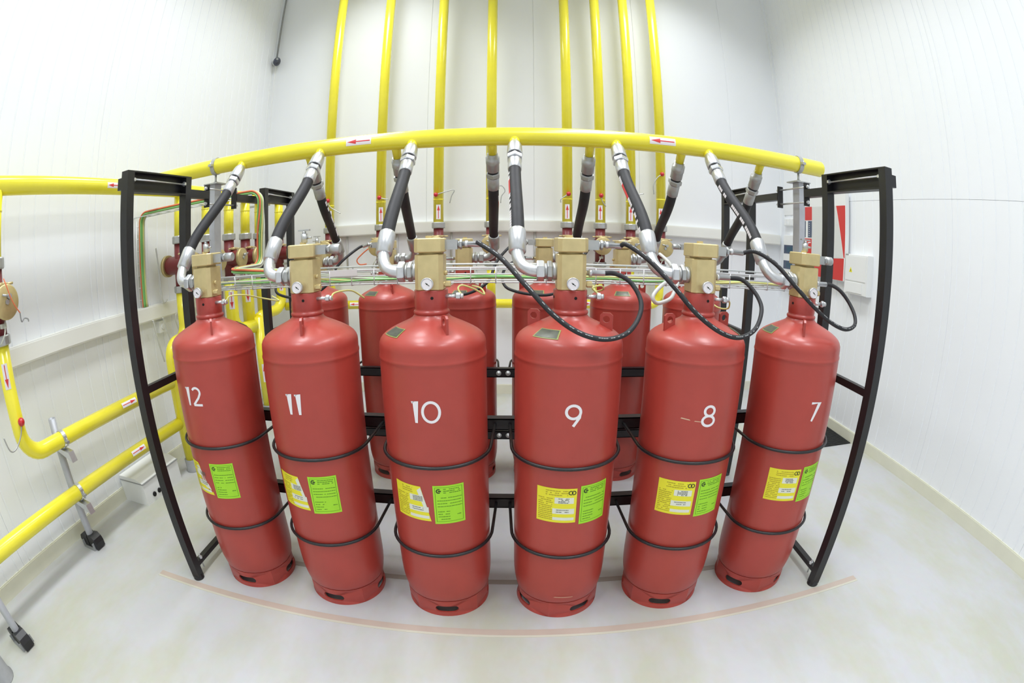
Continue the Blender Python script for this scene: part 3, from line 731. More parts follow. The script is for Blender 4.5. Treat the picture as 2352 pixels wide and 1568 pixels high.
# ------------------------------------------------------------------ pilot hoses
def pilot_hose(P, label, r=0.0078, legend=True, fit=0.05):
    t = thing('pilot_hose', tuple(P[0]), label, 'hose', 'thin pilot hoses')
    path = spline(P, 10)
    d0 = (P[1]-P[0]).normalized(); d1 = (P[-2]-P[-1]).normalized()
    h = MB().tube(path, r, 12).build('hose', 'rubber', t)
    for q, d in ((P[0], d0), (P[-1], d1)):
        MB().rings([(-fit*0.7, 0.008), (-fit*0.55, 0.008), (-fit*0.55, 0.0115), (-fit*0.35, 0.0115), (-fit*0.34, 0.0095), (fit*0.5, 0.0095), (fit*0.52, 0.008)], q, d, 14).build('end_fitting', 'zinc', t)
    if legend: print_strip(path, r, (0.2, -0.9, 0.5), 0.12, 0.58, h, 0, 0.16, 0.6, 'plastic_grey')
    return t
def cap_port(i): return Vector((FXc(i)+0.104+0.036, -0.004, 1.403))
def side_port(i): return Vector((FXc(i)+0.050+0.036, -0.01, 1.312))
for a, b, pts in ((10, 9, [(1100,558,-.03),(1150,592,-.09),(1205,652,-.15),(1270,722,-.185),(1330,764,-.20),(1390,779,-.195),(1440,765,-.17),(1468,727,-.12),(1471,688,-.07),(1447,647,-.03),(1412,628,-.01)]),
                  (9, 8, [(1440,562,-.03),(1490,597,-.09),(1545,655,-.15),(1600,720,-.185),(1655,763,-.20),(1700,775,-.195),(1735,755,-.16),(1749,715,-.11),(1742,685,-.07),(1720,655,-.03),(1700,641,-.01)]),
                  (8, 7, [(1735,578,-.03),(1780,605,-.08),(1825,655,-.13),(1865,700,-.16),(1905,738,-.17),(1940,756,-.165),(1962,748,-.14),(1963,725,-.11),(1950,695,-.07),(1930,668,-.04),(1910,655,-.02)])):
    P = [cap_port(a), cap_port(a) + Vector((0.022, 0, -0.001))] + [at(*q) for q in pts] + [side_port(b) + Vector((0.02, 0, 0)), side_port(b)]
    pilot_hose(P, 'thin black pilot hose looping from cylinder %s to cylinder %s' % (WORD[a], WORD[b]))
# rear row pilot hoses (ports mirrored: cap adapter faces -X, side port faces -X)
def rcap(i): return Vector((BXc(i)-0.131, 1.154, 1.403))
def rside(i): return Vector((BXc(i)-0.083, 1.16, 1.312))
for a, b in ((4, 3), (5, 4), (2, 1)):
    A, B = rcap(a), rside(b); m = (A+B)/2
    P = [A, A + Vector((-0.05, -0.01, -0.015)), Vector((A.x-0.13, 1.02, 1.30)), Vector((m.x+0.02, 0.94, 1.19)), Vector((m.x-0.12, 0.92, 1.13)), Vector((B.x-0.12, 0.97, 1.16)), Vector((B.x-0.14, 1.08, 1.25)), B + Vector((-0.05, 0, 0.0)), B]
    pilot_hose(P, 'thin black pilot hose of the rear row between cylinders behind %s and %s' % (WORD[13-a], WORD[13-b]), legend=False, fit=0.04)

# ------------------------------------------------------------------ wire basket tray between the rows
TX0, TX1, TY0, TY1, TZ0, TZ1 = -1.405, 1.405, 0.345, 0.640, 1.248, 1.306
tray = thing('cable_tray', (0, (TY0+TY1)/2, TZ0), 'wire basket cable tray running between the two rows of cylinders', 'cable tray')
for y, z in ((TY0, TZ1), (TY0, (TZ0+TZ1)/2+0.004), (TY0, TZ0), (TY0+0.10, TZ0), (TY0+0.20, TZ0), (TY1, TZ0), (TY1, (TZ0+TZ1)/2+0.004), (TY1, TZ1)):
    r = 0.0046 if z > TZ0+0.05 else 0.0036
    MB().cyl((TX0, y, z), (TX1, y, z), r, 6).build('long_wire', 'mesh_wire', tray)
cw = MB().tube([(0, TY0-0.003, TZ1), (0, TY0-0.003, TZ0-0.004), (0, TY1+0.003, TZ0-0.004), (0, TY1+0.003, TZ1)], 0.0024, 6).mesh('cross_wire', 'mesh_wire', (0, (TY0+TY1)/2, TZ0))
for k in range(29): obj('cross_wire', cw, tray, (TX0+0.01+k*(TX1-TX0-0.02)/28, 0, 0))
tag_px = at(790, 637, TY0)
MB().cbox((tag_px.x, TY0-0.006, 1.297), (0.125, 0.002, 0.026)).build('name_tag', 'plastic_white', tray)

# ------------------------------------------------------------------ cables lying in the tray
def cable(name, P, r, m, label, group=None, n=8):
    return MB().tube(spline(P, n), r, 7).single(name, m, label, 'cable', group, loc=tuple(P[0]))
rnd = random.Random(3)
CT = ['cable_green', 'cable_yellow', 'cable_pale', 'cable_green', 'cable_yellow', 'cable_green', 'cable_pale']
for k in range(7):
    y0 = TY0 + 0.035 + k*0.034; P = []
    for j in range(15):
        x = -1.36 + j*(2.70 if k % 3 else 2.3)/14
        P.append(Vector((x, y0 + rnd.uniform(-0.012, 0.012), TZ0 + 0.008 + rnd.uniform(0, 0.012) + (0.012 if j < 4 else 0))))
    cable('tray_cable', P, 0.0042, CT[k], '%s cable lying lengthwise in the wire tray, strand %s from the front' % ({'cable_green': 'green', 'cable_yellow': 'yellow green', 'cable_pale': 'pale grey'}[CT[k]], ('one','two','three','four','five','six','seven')[k]), 'cables in the wire tray', 5)
# signal leads of the pressure switches
for i, pts in {12: [(528,680,.0),(560,677,.05),(600,684,.15),(640,690,.22),(625,680,.30)], 11: [(766,674,.0),(785,668,.05),(810,668,.15),(836,684,.22),(820,672,.33)],
               10: [(1052,663,.0),(1062,655,.03),(1090,664,.08),(1112,676,.12),(1105,662,.2),(1085,656,.34)], 9: [(1366,668,.0),(1362,660,.03),(1380,656,.06),(1386,664,.1),(1368,668,.18),(1362,655,.34)],
               8: [(1676,696,.02),(1672,708,.05),(1655,708,.08),(1640,700,.12),(1622,680,.30)]}.items():
    s = Vector((FXc(i)+0.106, -0.018, 1.236))
    cable('signal_lead', [s] + [at(*q) for q in pts], 0.0032, 'cable_yellow', 'thin yellow green lead plugged into the pressure switch of cylinder %s' % WORD[i], 'pressure switch leads')
# loom from the left wall over the rack end and down its rear post into the tray
loom_c = ['cable_pale', 'cable_yellow', 'cable_green', 'cable_orange', 'cable_pale', 'cable_yellow', 'cable_green', 'cable_green']
LOOM_RAW = fillet([(XL+0.046, 0.815, 1.132), (XL+0.046, 0.815, 1.745), (-1.335, 0.840, 1.753), (-1.335, 0.840, 1.334), (-1.335, 0.520, 1.328), (-0.92, 0.490, 1.300)], 0.062, 10)
LOOM = [LOOM_RAW[0]]
for q in LOOM_RAW[1:]:
    p_ = LOOM[-1]; m_ = max(1, int((q-p_).length/0.025))
    LOOM += [p_ + (q-p_)*(j/m_) for j in range(1, m_+1)]
def loom_strand(u, v):
    # parallel offset of the bundle axis; the flat bundle turns a quarter on its way down the rack post and fans out in the tray
    out = []; n = len(LOOM)
    for i in range(n):
        t = (LOOM[min(i+1, n-1)] - LOOM[max(i-1, 0)]).normalized()
        if i == 0: x, y = frame(t)
        else: q = t0.rotation_difference(t); x = q @ x; y = q @ y
        t0 = t; P_ = LOOM[i]
        down = P_.x > -1.36
        tw = 0.0 if not down else min(1.0, max(0.0, (1.68-P_.z)/0.26)); tw = tw*tw*(3-2*tw)*PI/2
        fan = 1.0 + 1.3*max(0.0, min(1.0, (P_.x+1.26)/0.3))
        ux = x*math.cos(tw) + y*math.sin(tw); uy = y*math.cos(tw) - x*math.sin(tw)
        out.append(P_ + ux*(u*fan) + uy*v)
    return out
for k in range(8):
    P = loom_strand(((k % 4)-1.5)*0.0128, ((k//4)-0.5)*0.0128)
    MB().tube(P, 0.0056, 8).single('loom_cable', loom_c[k], '%s cable of the loom bent over the left rack end, strand %s' % ({'cable_green': 'green', 'cable_yellow': 'yellow green', 'cable_pale': 'pale grey', 'cable_orange': 'orange'}[loom_c[k]], 'ABCDEFGH'[k]), 'cable', 'cables of the loom on the left rack end', loc=tuple(P[0]))
# carrier strips of the loom
lr = thing('cable_ladder', (XL+0.06, 0.81, 1.14), 'light wire ladder carrying the loom along the left wall', 'cable tray')
for y in (0.775, 0.855):
    MB().cyl((XL+0.028, y, 1.13), (XL+0.028, y, 1.70), 0.0035, 6).build('rail_wire', 'mesh_wire', lr); MB().cyl((XL, y, 1.722), (-1.373, y+0.025, 1.7315), 0.0035, 6).build('rail_wire', 'mesh_wire', lr)
for k in range(7): MB().cyl((XL+0.028, 0.770, 1.18+k*0.08), (XL+0.028, 0.860, 1.18+k*0.08), 0.0028, 6).build('rung', 'mesh_wire', lr)
for k in range(10):
    x = XL+0.12+k*0.095; y = 0.775+0.025*(x-XL)/1.0; zr = 1.7215+0.0095*(x-XL)/1.0; MB().cyl((x, y-0.004, zr), (x, y+0.084, zr), 0.0028, 6).build('rung', 'mesh_wire', lr)

# ------------------------------------------------------------------ selector valves, risers, headers
def collar(mb, c, d, r, L):
    return mb.rings([(0, r*0.92), (L*0.12, r), (L*0.88, r), (L, r*0.92)], c, d, 12, False)
def selector_valve(X, Y, z, ax, label, group, two_discs, seed):
    """oxide-red body lying along `ax` with brass end discs, screwed collars above and below"""
    ax = Vector(ax).normalized(); c = Vector((X, Y, z)); t = thing('selector_valve', (X, Y, z-0.18), label, 'valve', group)
    hl = 0.115
    MB().rings([(-hl, 0.058), (-hl+0.01, 0.062), (hl-0.02, 0.062), (hl, 0.066)], c, ax, 24).cyl(c + Vector((0,0,-0.145)), c + Vector((0,0,0.15)), 0.043, 22).build('valve_body', 'oxide_red', t)
    for s in ((1, -1) if two_discs else (1,)):
        d = MB().rings([(0, 0.074), (0.012, 0.0755), (0.024, 0.0755), (0.027, 0.070), (0.0275, 0.001)], c + ax*(s*hl), ax*s, 32).build('end_disc', 'brass_disc', t)
        e = c + ax*s*(hl+0.0275); x_, y_ = frame(ax*s)
        MB().hexn(e, e + ax*s*0.010, 0.013).build('centre_bolt', 'zinc_dull', d)
        if s == 1:
            a1 = e + Vector((0,0,0.022)) + x_*0.012
            MB().cyl(a1, a1 + ax*s*0.02, 0.012, 12).rings([(0, 0.006), (0.045, 0.005)], a1 + ax*s*0.012, x_*(-1 if seed % 2 else 1) + Vector((0,0,0.25)), 8).build('actuator', 'zinc_dull', d)
    collar(MB(), c + Vector((0,0,0.145)), (0,0,1), 0.058, 0.052).build('upper_collar', 'zinc_dull', t)
    collar(MB(), c + Vector((0,0,-0.185)), (0,0,1), 0.058, 0.045).build('lower_collar', 'zinc_dull', t)
    # small brass pilot fittings
    q = c + ax*0.05 + Vector((0,0,0.075))
    sd = ax.cross(Vector((0,0,1))).normalized()
    MB().hexn(q - sd*0.05, q - sd*0.02, 0.010).cyl(q - sd*0.09, q - sd*0.05, 0.006, 8).hexn(q + sd*0.02, q + sd*0.045, 0.010).cyl(q + sd*0.045, q + sd*0.075, 0.006, 8).cyl(q - sd*0.02 , q + sd*0.02, 0.012, 10).build('pilot_fitting', 'brass', t)
    MB().tube(spline([c + ax*0.09 + Vector((0,0,-0.08)), c + ax*0.13 + sd*0.03*(1 if seed % 2 else -1) + Vector((0,0,-0.13)), c + ax*0.10 + sd*0.05*(1 if seed % 3 else -1) + Vector((0,0,-0.17))], 5), 0.004, 6).cbox(c + ax*0.06 + Vector((0,0,-0.10)), (0.03, 0.03, 0.02)).build('limit_switch', 'cable_pale' if seed % 2 else 'oxide_red', t)
    return t
RY = 2.50; RX = [-1.574, -1.083, -0.571, -0.122, 0.522, 0.807, 1.077, 1.353]; RR = 0.044; VZ = 1.378; HZ = 0.872
ORD = ['first', 'second', 'third', 'fourth', 'fifth', 'sixth', 'seventh', 'eighth']
BALL = {0: (753,461), 1: (871,454), 2: (1001,447), 4: (1306,445), 5: (1381,449), 6: (1452,446), 7: (1521,400), 3: (1126, 446)}
RODS = {0: [(757,474),(768,482),(782,490)], 1: [(880,456),(892,458)], 2: [(1020,441),(1043,436),(1037,450),(1033,466)], 3: [(1138,432),(1152,426),(1160,438),(1152,450),(1150,466)], 4: [(1297,451),(1288,458),(1288,465)], 5: [(1383,460),(1387,468),(1392,474)], 6: [(1463,447),(1479,445)], 7: [(1510,408),(1501,425),(1502,446)]}
for k, X in enumerate(RX):
    r = thing('riser_pipe', (X, RY, VZ+0.17), 'yellow riser pipe on the back wall, %s from the corner with the dark dome camera' % ORD[k], 'pipe', 'yellow riser pipes on the back wall')
    MB().cyl((X, RY, VZ+0.17), (X, RY, H), RR, 22).build('pipe', 'yellow_paint', r)
    MB().rings([(0, RR), (0.002, RR+0.0022), (0.008, RR+0.0022), (0.010, RR)], (X, RY, 1.765 if k != 7 else 1.80), (0,0,1), 22, cap=False).build('weld_bead', 'yellow_paint', r)
    tocam = Vector((CAM.x-X, CAM.y-RY, 0))
    zl = 1.60
    bent_label(r, (X, RY, zl), (X, RY, zl+0.125), RR, tocam, 0.44, 1)
    bq = at(BALL[k][0], BALL[k][1], RY-RR-0.018)
    kb = MB().sphere(bq, 0.020, 14, 8).build('red_knob', 'knob_red', r)
    MB().cyl((bq.x, bq.y, bq.z), (X + (bq.x-X)*0.3, RY-RR+0.004, bq.z-0.004), 0.005, 8).tube(spline([bq] + [at(a, b, RY-RR-0.02) for a, b in RODS[k]], 5), 0.0045, 6).build('lever_rod', 'zinc_dull', kb)
    selector_valve(X, RY, VZ, (0,-1,0), 'red selector valve with brass disc under the %s back wall riser' % ORD[k], 'selector valves on the back wall', False, k)
    f = thing('feed_pipe', (X, RY, HZ), 'short yellow feed pipe below the valve of the %s back wall riser' % ORD[k], 'pipe', 'yellow feed pipes below the back wall valves')
    MB().cyl((X, RY, HZ+0.03), (X, RY, VZ-0.18), 0.038, 20).build('pipe', 'yellow_paint', f)

# header along the back wall, fed around the corner from the left wall
PX = -2.10
hd = thing('header_pipe', (RX[-1], RY, HZ), 'yellow header pipe running low along the back wall behind the rear cylinders', 'pipe')
MB().tube(fillet([(RX[-1], RY, 1.06), (RX[-1], RY, HZ), (LX+0.09, RY, HZ)], 0.09, 8), 0.0395, 20).build('pipe', 'yellow_paint', hd)
a0 = at(829, 692, RY-0.04).x; a1 = at(803, 692, RY-0.04).x
bent_label(hd, (a0, RY, HZ), (a1, RY, HZ), 0.0395, (0.1, -1, 0.25), 0.42, 1)
b0 = at(1334, 694, RY-0.04).x; b1 = at(1356, 694, RY-0.04).x
bent_label(hd, (b0, RY, HZ), (b1, RY, HZ), 0.0395, (0, -1, 0.2), 0.42, 1)

# collector along the left wall
col = thing('collector_pipe', (LX, -1.6, MZ), 'yellow collector pipe along the left wall fed by the manifold', 'pipe')
MB().tube(fillet([(LX, -1.9, MZ+0.006), (LX, 2.22, MZ+0.006), (LX+0.06, 2.53, MZ+0.006)], 0.3, 6), 0.046, 26).build('pipe', 'yellow_paint', col)
la = atx(280, 428, LX+0.04); lb = atx(246, 428, LX+0.04)
bent_label(col, (LX, la.y, MZ+0.006), (LX, lb.y, MZ+0.006), 0.046, (1, -0.7, 0.0), 0.36, 1)
for y in (-1.8, 2.32): MB().box((XL+0.002, y-0.02, MZ-0.053), (LX+0.03, y+0.02, MZ-0.0385)).box((XL+0.002, y-0.02, MZ-0.12), (XL+0.008, y+0.02, MZ-0.0385)).build('wall_bracket', 'zinc_dull', col)
# valves under the collector: name, Y, X
LV = [(-0.53, LX), (1.035, LX), (1.37, LX), (1.68, LX), (1.94, LX), (2.18, LX), (2.46, LX+0.06)]
LW = ['beside the near pipe stand', 'behind cylinder twelve', 'third from the near pipe stand', 'fourth from the near pipe stand', 'fifth from the near pipe stand', 'sixth from the near pipe stand', 'next to the back corner']
for k, (y, x) in enumerate(LV):
    zc = 1.375 if k else 1.36
    d = thing('drop_pipe', (x, y, zc+0.17), 'short yellow drop pipe from the left wall collector, %s' % LW[k], 'pipe', 'yellow drop pipes on the left wall')
    MB().cyl((x, y, zc+0.17), (x, y, MZ-0.02), 0.042, 20).rings([(0, 0.042), (0.002, 0.0445), (0.008, 0.0445), (0.010, 0.042)], (x, y, 1.755), (0,0,1), 20, cap=False).build('pipe', 'yellow_paint', d)
    selector_valve(x, y, zc, (1,0,0), 'red selector valve with brass discs on the left wall, %s' % LW[k], 'selector valves on the left wall', True, k+1)
# pipes leaving the left wall valves
def run(name, P, rad, r, label, group, m='yellow_paint', n=8):
    t = thing(name, tuple(P[-1]), label, 'pipe', group); MB().tube(fillet(P, rad, n), r, 22).build('pipe', m, t); return t
GL = 'yellow floor level pipes along the left wall'
r0 = run('outlet_pipe', [(LX, -0.53, 1.18), (LX, -0.53, 0.645), (PX-0.02, 0.76, 0.645)], 0.13, 0.042, 'yellow pipe dropping from the near left valve and running to the rear', GL)
q0 = (LX, -0.53, 1.10); q1 = (LX, -0.53, 0.985)
bent_label(r0, q0, q1, 0.042, (0.9, -0.55, 0), 0.42, 1)
ya, yb = atx(280, 934, PX).y, atx(310, 917, PX).y
bent_label(r0, (PX-0.03, ya, 0.645), (PX-0.025, yb, 0.645), 0.042, (1, -0.35, 0.45), 0.36, 1)
kq = atx(49, 969, LX+0.055)
kb = MB().sphere(kq, 0.021).build('red_knob', 'knob_red', r0)
MB().tube(spline([kq, atx(48, 1000, LX+0.06), atx(38, 1030, LX+0.06), atx(24, 1036, LX+0.06), atx(8, 1005, LX+0.05)], 6), 0.004, 6).build('lever_rod', 'zinc_dull', kb)
LPX, LPZ = -2.142, 0.352
r1 = run('outlet_pipe', [(LPX, -2.2, LPZ), (LPX, 0.80, LPZ)], 0.1, 0.042, 'lower yellow pipe running along the foot of the left wall', GL)
ya, yb = atx(303, 1036, PX).y, atx(333, 1020, PX).y
bent_label(r1, (LPX, ya, LPZ), (LPX, yb, LPZ), 0.042, (1, -0.35, 0.45), 0.36, 1)
# standpipe with grey socket behind cylinder 12
r2 = run('outlet_pipe', [(LX, 1.035, 1.195), (LX, 1.035, 0.88), (PX-0.03, 0.82, 0.88), (PX-0.03, 0.82, 0.05)], 0.10, 0.046, 'yellow standpipe on a grey floor socket behind cylinder twelve', GL)
MB().rings([(0, 0.062), (0.004, 0.062), (0.004, 0.056), (0.085, 0.056)], (PX-0.03, 0.82, 0), (0,0,1), 22).build('floor_socket', 'cement_grey', r2)
r3 = run('outlet_pipe', [(LX, 1.37, 1.195), (LX, 1.37, 0.50), (PX, 1.62, 0.50)], 0.10, 0.042, 'yellow outlet pipe dropping from the third left wall valve', GL)
r4 = run('outlet_pipe', [(LX, 1.68, 1.195), (LX, 1.68, 0.80), (LX+0.05, 1.93, 0.79)], 0.12, 0.055, 'yellow outlet pipe with arrow bending to the rear from the fourth left wall valve', GL)
bent_label(r4, (LX, 1.68, 1.12), (LX, 1.68, 0.98), 0.055, (0.7, -1, 0), 0.42, 1)
r5 = run('outlet_pipe', [(LX, 1.94, 1.195), (LX, 1.94, 0.83)], 0.05, 0.055, 'yellow outlet pipe with arrow below the fifth left wall valve', GL)
bent_label(r5, (LX, 1.94, 1.13), (LX, 1.94, 1.0), 0.055, (0.7, -1, 0), 0.42, 1)
r9 = run('outlet_pipe', [(LX, 2.18, 1.195), (LX, 2.18, HZ+0.0)], 0.05, 0.044, 'yellow outlet pipe below the sixth left wall valve', GL)
r6 = run('outlet_pipe', [(LX+0.06, 2.46, 1.195), (LX+0.06, 2.46, HZ-0.01), (LX+0.004, 2.19, HZ-0.02), (LX+0.05, 2.0, HZ-0.04)], 0.12, 0.050, 'yellow outlet pipe bending forward from the valve next to the back corner', GL)
bent_label(r6, (LX+0.06, 2.46, 1.13), (LX+0.06, 2.46, 1.03), 0.050, (0.7, -1, 0), 0.36, 1)
r7 = run('outlet_pipe', [(PX+0.02, 1.98, 0.86), (PX+0.02, 1.98, 0.05)], 0.05, 0.044, 'yellow standpipe on a grey floor socket seen between cylinders twelve and eleven', GL)
MB().rings([(0, 0.062), (0.004, 0.062), (0.004, 0.055), (0.085, 0.055)], (PX+0.02, 1.98, 0), (0,0,1), 22).build('floor_socket', 'cement_grey', r7)
bent_label(r7, (PX+0.02, 1.98, 0.30), (PX+0.02, 1.98, 0.46), 0.044, (0.8, -1, 0), 0.42, 1)
# standpipe at the near edge
r8 = run('outlet_pipe', [(-1.975, -1.385, 0.33), (-1.975, -1.385, 0.05)], 0.05, 0.046, 'yellow standpipe on a grey floor socket by the near stand', GL)
MB().rings([(0, 0.07), (0.004, 0.07), (0.004, 0.062), (0.10, 0.062)], (-1.975, -1.385, 0), (0,0,1), 22).build('floor_socket', 'cement_grey', r8)

# pipe stands
def pipe_stand(X, Y, h, hold, label):
    t = thing('pipe_stand', (X, Y, 0), label, 'pipe stand', 'grey pipe stands by the left wall')
    MB().rings([(0, 0.024), (h, 0.024), (h, 0.020), (h-0.03, 0.020), (h-0.03, 0.001)], (X, Y, 0.01), (0,0,1), 20, cap=False).build('pole', 'galvanised', t)
    sh = MB().box((X-0.055, Y-0.05, 0), (X+0.055, Y+0.05, 0.008)).box((X-0.055, Y-0.05, 0.008), (X-0.05, Y+0.05, 0.045)).box((X+0.05, Y-0.05, 0.008), (X+0.055, Y+0.05, 0.045)).build('foot_channel', 'plastic_grey', t)
    for s in (-1, 1):
        prof = [(0.0, 0.0), (0.075, 0.0), (0.078, 0.035), (0.066, 0.060), (0.040, 0.076), (0.0, 0.070)]
        MB().prism([(u, v) for u, v in prof], (X+s*0.005, Y+(0.035 if s > 0 else -0.035), 0.008), (s, 0, 0), (0, 0, 1), 0.07).build('clamp_jaw', 'black_paint', t)
    for px_, z in hold:
        sd = 1 if px_ > X else -1
        c = MB(); n = 28; vs = []; ring = [Vector((math.cos(2*PI*k/n), 0, math.sin(2*PI*k/n))) for k in range(n)]
        for dy in (-0.012, 0.012):
            for r in (0.0425, 0.0465): vs += [Vector((px_, Y+dy, z)) + q*r for q in ring]
        fs = []
        for k in range(n):
            j = (k+1) % n; fs += [(k, j, n+j, n+k), (2*n+j, 2*n+k, 3*n+k, 3*n+j), (n+k, n+j, 3*n+j, 3*n+k), (j, k, 2*n+k, 2*n+j)]
        cl = c.add(vs, fs).build('pipe_clamp', 'zinc', t)
        MB().cbox((px_+0.055, Y, z-0.01), (0.018, 0.022, 0.012)).cyl((px_+0.056, Y, z-0.028), (px_+0.056, Y, z+0.012), 0.004, 8).build('clamp_ear', 'zinc_dull', cl)
        MB().prism([(0, 0), (0.12, -0.010), (0.14, -0.060), (0, -0.020)], (X+sd*0.015, Y+sd*0.015, z-0.046), (sd, 0, 0), (0, 0, 1), 0.04).build('bracket_arm', 'zinc', t)
    return t
pipe_stand(-2.208, -0.257, 0.735, ((LX+0.03*(0.273/1.29), 0.645), (LPX, LPZ)), 'grey pipe stand with two clamps beside the white floor box')
pipe_stand(-2.03, -1.13, 0.86, ((LPX, LPZ),), 'grey pipe stand on black clamp foot in front of the two clamp stand')

# ------------------------------------------------------------------ left wall oddments
bx = thing('floor_box', (-2.26, 0.42, 0), 'white plastic floor box with two black knobs against the left wall', 'box')
MB().prism([(XL+0.013, 0.0), (-2.135, 0.0), (-2.135, 0.150), (-2.20, 0.175), (XL+0.013, 0.175)], (0, 0.66, 0), (1,0,0), (0,0,1), 0.40).build('case', 'plastic_white', bx)
MB().prism([(XL+0.013, 0.0), (-2.128, 0.0), (-2.128, 0.006), (XL+0.013, 0.006)], (0, 0.662, 0.145), (1,0,0), (0,0,1), 0.405).build('lid_seam', 'plastic_grey', bx)
for y in (0.345, 0.40): MB().rings([(0, 0.016), (0.008, 0.016), (0.01, 0.010)], (-2.135, y, 0.045), (1,0,0), 14).build('black_knob', 'hole_dark', bx)
for k, pts in enumerate([[(349,716),(354,745),(364,785),(378,830)], [(372,712),(378,740),(388,770),(398,800)], [(403,705),(404,735),(412,760)], [(358,570),(365,620),(374,690),(384,688)]]):
    P = [atx(a, b, XL+0.07) for a, b in pts]
    if k < 3: P[0].z = 1.035
    cable('flex_conduit', P, 0.006, 'flex_grey', 'thin grey flexible conduit hanging by the left wall trunking, %s' % ('nearest the loom ladder', 'second from the loom ladder', 'third from the loom ladder', 'looping to the first valve')[k], 'flexible conduits at the left trunking')
sb = MB().box((XL, 0.95, 0.93), (XL+0.04, 1.03, 1.01)).single('socket_box', 'plastic_white', 'small white junction box below the left trunking', 'box')
MB().cyl((XL+0.04, 0.99, 0.97), (XL+0.046, 0.99, 0.97), 0.02, 16).build('cover', 'plastic_white', sb)
# conductor with orange sleeve at the near valve
cable('sensor_lead', [atx(8, 640, LX+0.160), atx(14, 655, LX+0.174), atx(24, 682, LX+0.176), atx(35, 703, LX+0.168), atx(46, 718, LX+0.155)], 0.0032, 'cable_orange', 'orange lead hanging from the near left valve', 'loose leads')
cable('sensor_lead', [atx(46, 718, LX+0.155), atx(50, 738, LX+0.15), atx(56, 730, LX+0.15), atx(64, 732, LX+0.15), atx(66, 738, LX+0.15)], 0.0038, 'plastic_grey', 'curled grey end of a lead by the near left valve', 'loose leads')
cable('sensor_lead', [at(846, 571, 2.3), at(832, 583, 2.32), at(820, 597, 2.33), at(826, 607, 2.34), at(842, 606, 2.36)], 0.0055, 'cable_orange', 'orange lead curling from the second back wall valve', 'loose leads')
# white flexible hose loops by cylinder 8
cable('white_hose', [at(1545, 640, 0.32), at(1520, 655, 0.24), at(1500, 680, 0.2), at(1510, 696, 0.2), at(1540, 685, 0.22), at(1552, 660, 0.26), at(1560, 640, 0.30)], 0.008, 'flex_grey', 'white flexible tube coiled behind cylinder eight', 'white flexible tubes')
cable('white_hose', [at(1515, 583, 1.3), at(1530, 596, 1.2), at(1542, 612, 1.0), at(1545, 635, 0.62)], 0.010, 'flex_grey', 'white flexible tube hanging from the rear row into the tray', 'white flexible tubes')
# dark dome camera in the back left corner
dc = thing('dome_camera', (-2.315, 2.62, 3.36), 'dark dome camera in the back left corner under its conduit', 'camera')
MB().cyl((XL+0.03, YB-0.03, 3.40), (-2.325, 2.632, 3.40), 0.045, 18).build('mount', 'plastic_white', dc)
MB().sphere((-2.31, 2.615, 3.385), 0.042, 18, 12, (1, 1, 1.2)).build('dome', 'camera_dark', dc)
MB().sphere((-2.293, 2.583, 3.40), 0.015, 12, 8).build('lens', 'plastic_grey', dc)
MB().cyl((XL+0.045, YB-0.045, 3.441), (XL+0.045, YB-0.045, H), 0.010, 10).single('conduit', 'plastic_grey', 'grey conduit running down the back left corner to the dome camera', 'conduit')

# ------------------------------------------------------------------ right wall
def onto(y, z, dep):
    k = (XR-dep-CAM.x)/(XR-CAM.x); return CAM.y+(y-CAM.y)*k, CAM.z+(z-CAM.z)*k
def wall_box(name, y0, y1, z0, z1, dep, m, label, cat, bev=0.004, gap=0.0):
    y0, z0 = onto(y0, z0, dep); y1, z1 = onto(y1, z1, dep)
    t = thing(name, (XR-dep/2, (y0+y1)/2, z0), label, cat)
    P = [(gap, 0), (dep-bev, 0), (dep, bev), (dep, z1-z0-bev), (dep-bev, z1-z0), (gap, z1-z0)]
    MB().prism([(u, v) for u, v in P], (XR, y0, z0), (-1, 0, 0), (0, 0, 1), (y1-y0)).build('case', m, t)
    return t
def face(parent, name, m, poly, dep, th=0.0015):
    """flat piece on the front of a wall box: poly in (y, z)"""
    poly = [onto(y, z, dep) for y, z in poly]
    vs = [(XR-dep, y, z) for y, z in poly] + [(XR-dep-th, y, z) for y, z in poly]; n = len(poly)
    fs = [tuple(range(n)), tuple(reversed(range(n, 2*n)))] + [(i, (i+1) % n, n+(i+1) % n, n+i) for i in range(n)]
    return MB().add(vs, fs).build(name, m, parent)
D1 = 0.06
fc = wall_box('fire_panel', 1.625, 2.315, 1.235, 1.985, D1, 'plastic_white', 'white and red fire control panel on the right wall', 'control panel', 0.004, 0.02)
for z in (1.36, 1.84): MB().box((XR-0.02, 1.62, z), (XR, 2.18, z+0.03)).build('mounting_rail', 'zinc_dull', fc)
face(fc, 'red_field', 'sign_red', [(2.150, 1.745), (2.310, 1.745), (2.310, 1.870), (2.150, 1.870)], D1)
g = face(fc, 'meter_strip', 'window_dark', [(2.150, 1.585), (2.215, 1.585), (2.215, 1.738), (2.150, 1.738)], D1)
g2 = face(fc, 'meter_strip', 'window_dark', [(2.255, 1.585), (2.310, 1.585), (2.310, 1.738), (2.255, 1.738)], D1)
for gg, yy in ((g, 2.165), (g2, 2.27)):
    for j in range(7): face(gg, 'meter_mark', 'white_print', [(yy+0.022, 1.600+j*0.019), (yy+0.036, 1.600+j*0.019), (yy+0.036, 1.604+j*0.019), (yy+0.022, 1.604+j*0.019)], D1+0.0016, 0.0006)
ra = face(fc, 'red_field', 'sign_red', [(2.150, 1.240), (2.310, 1.240), (2.310, 1.575), (2.150, 1.575)], D1)
face(ra, 'white_mark', 'white_print', [(2.165, 1.535), (2.215, 1.530), (2.215, 1.540), (2.165, 1.545)], D1+0.0016, 0.0006)
face(ra, 'white_mark', 'white_print', [(2.185, 1.550), (2.195, 1.550), (2.195, 1.565), (2.185, 1.565)], D1+0.0016, 0.0006)
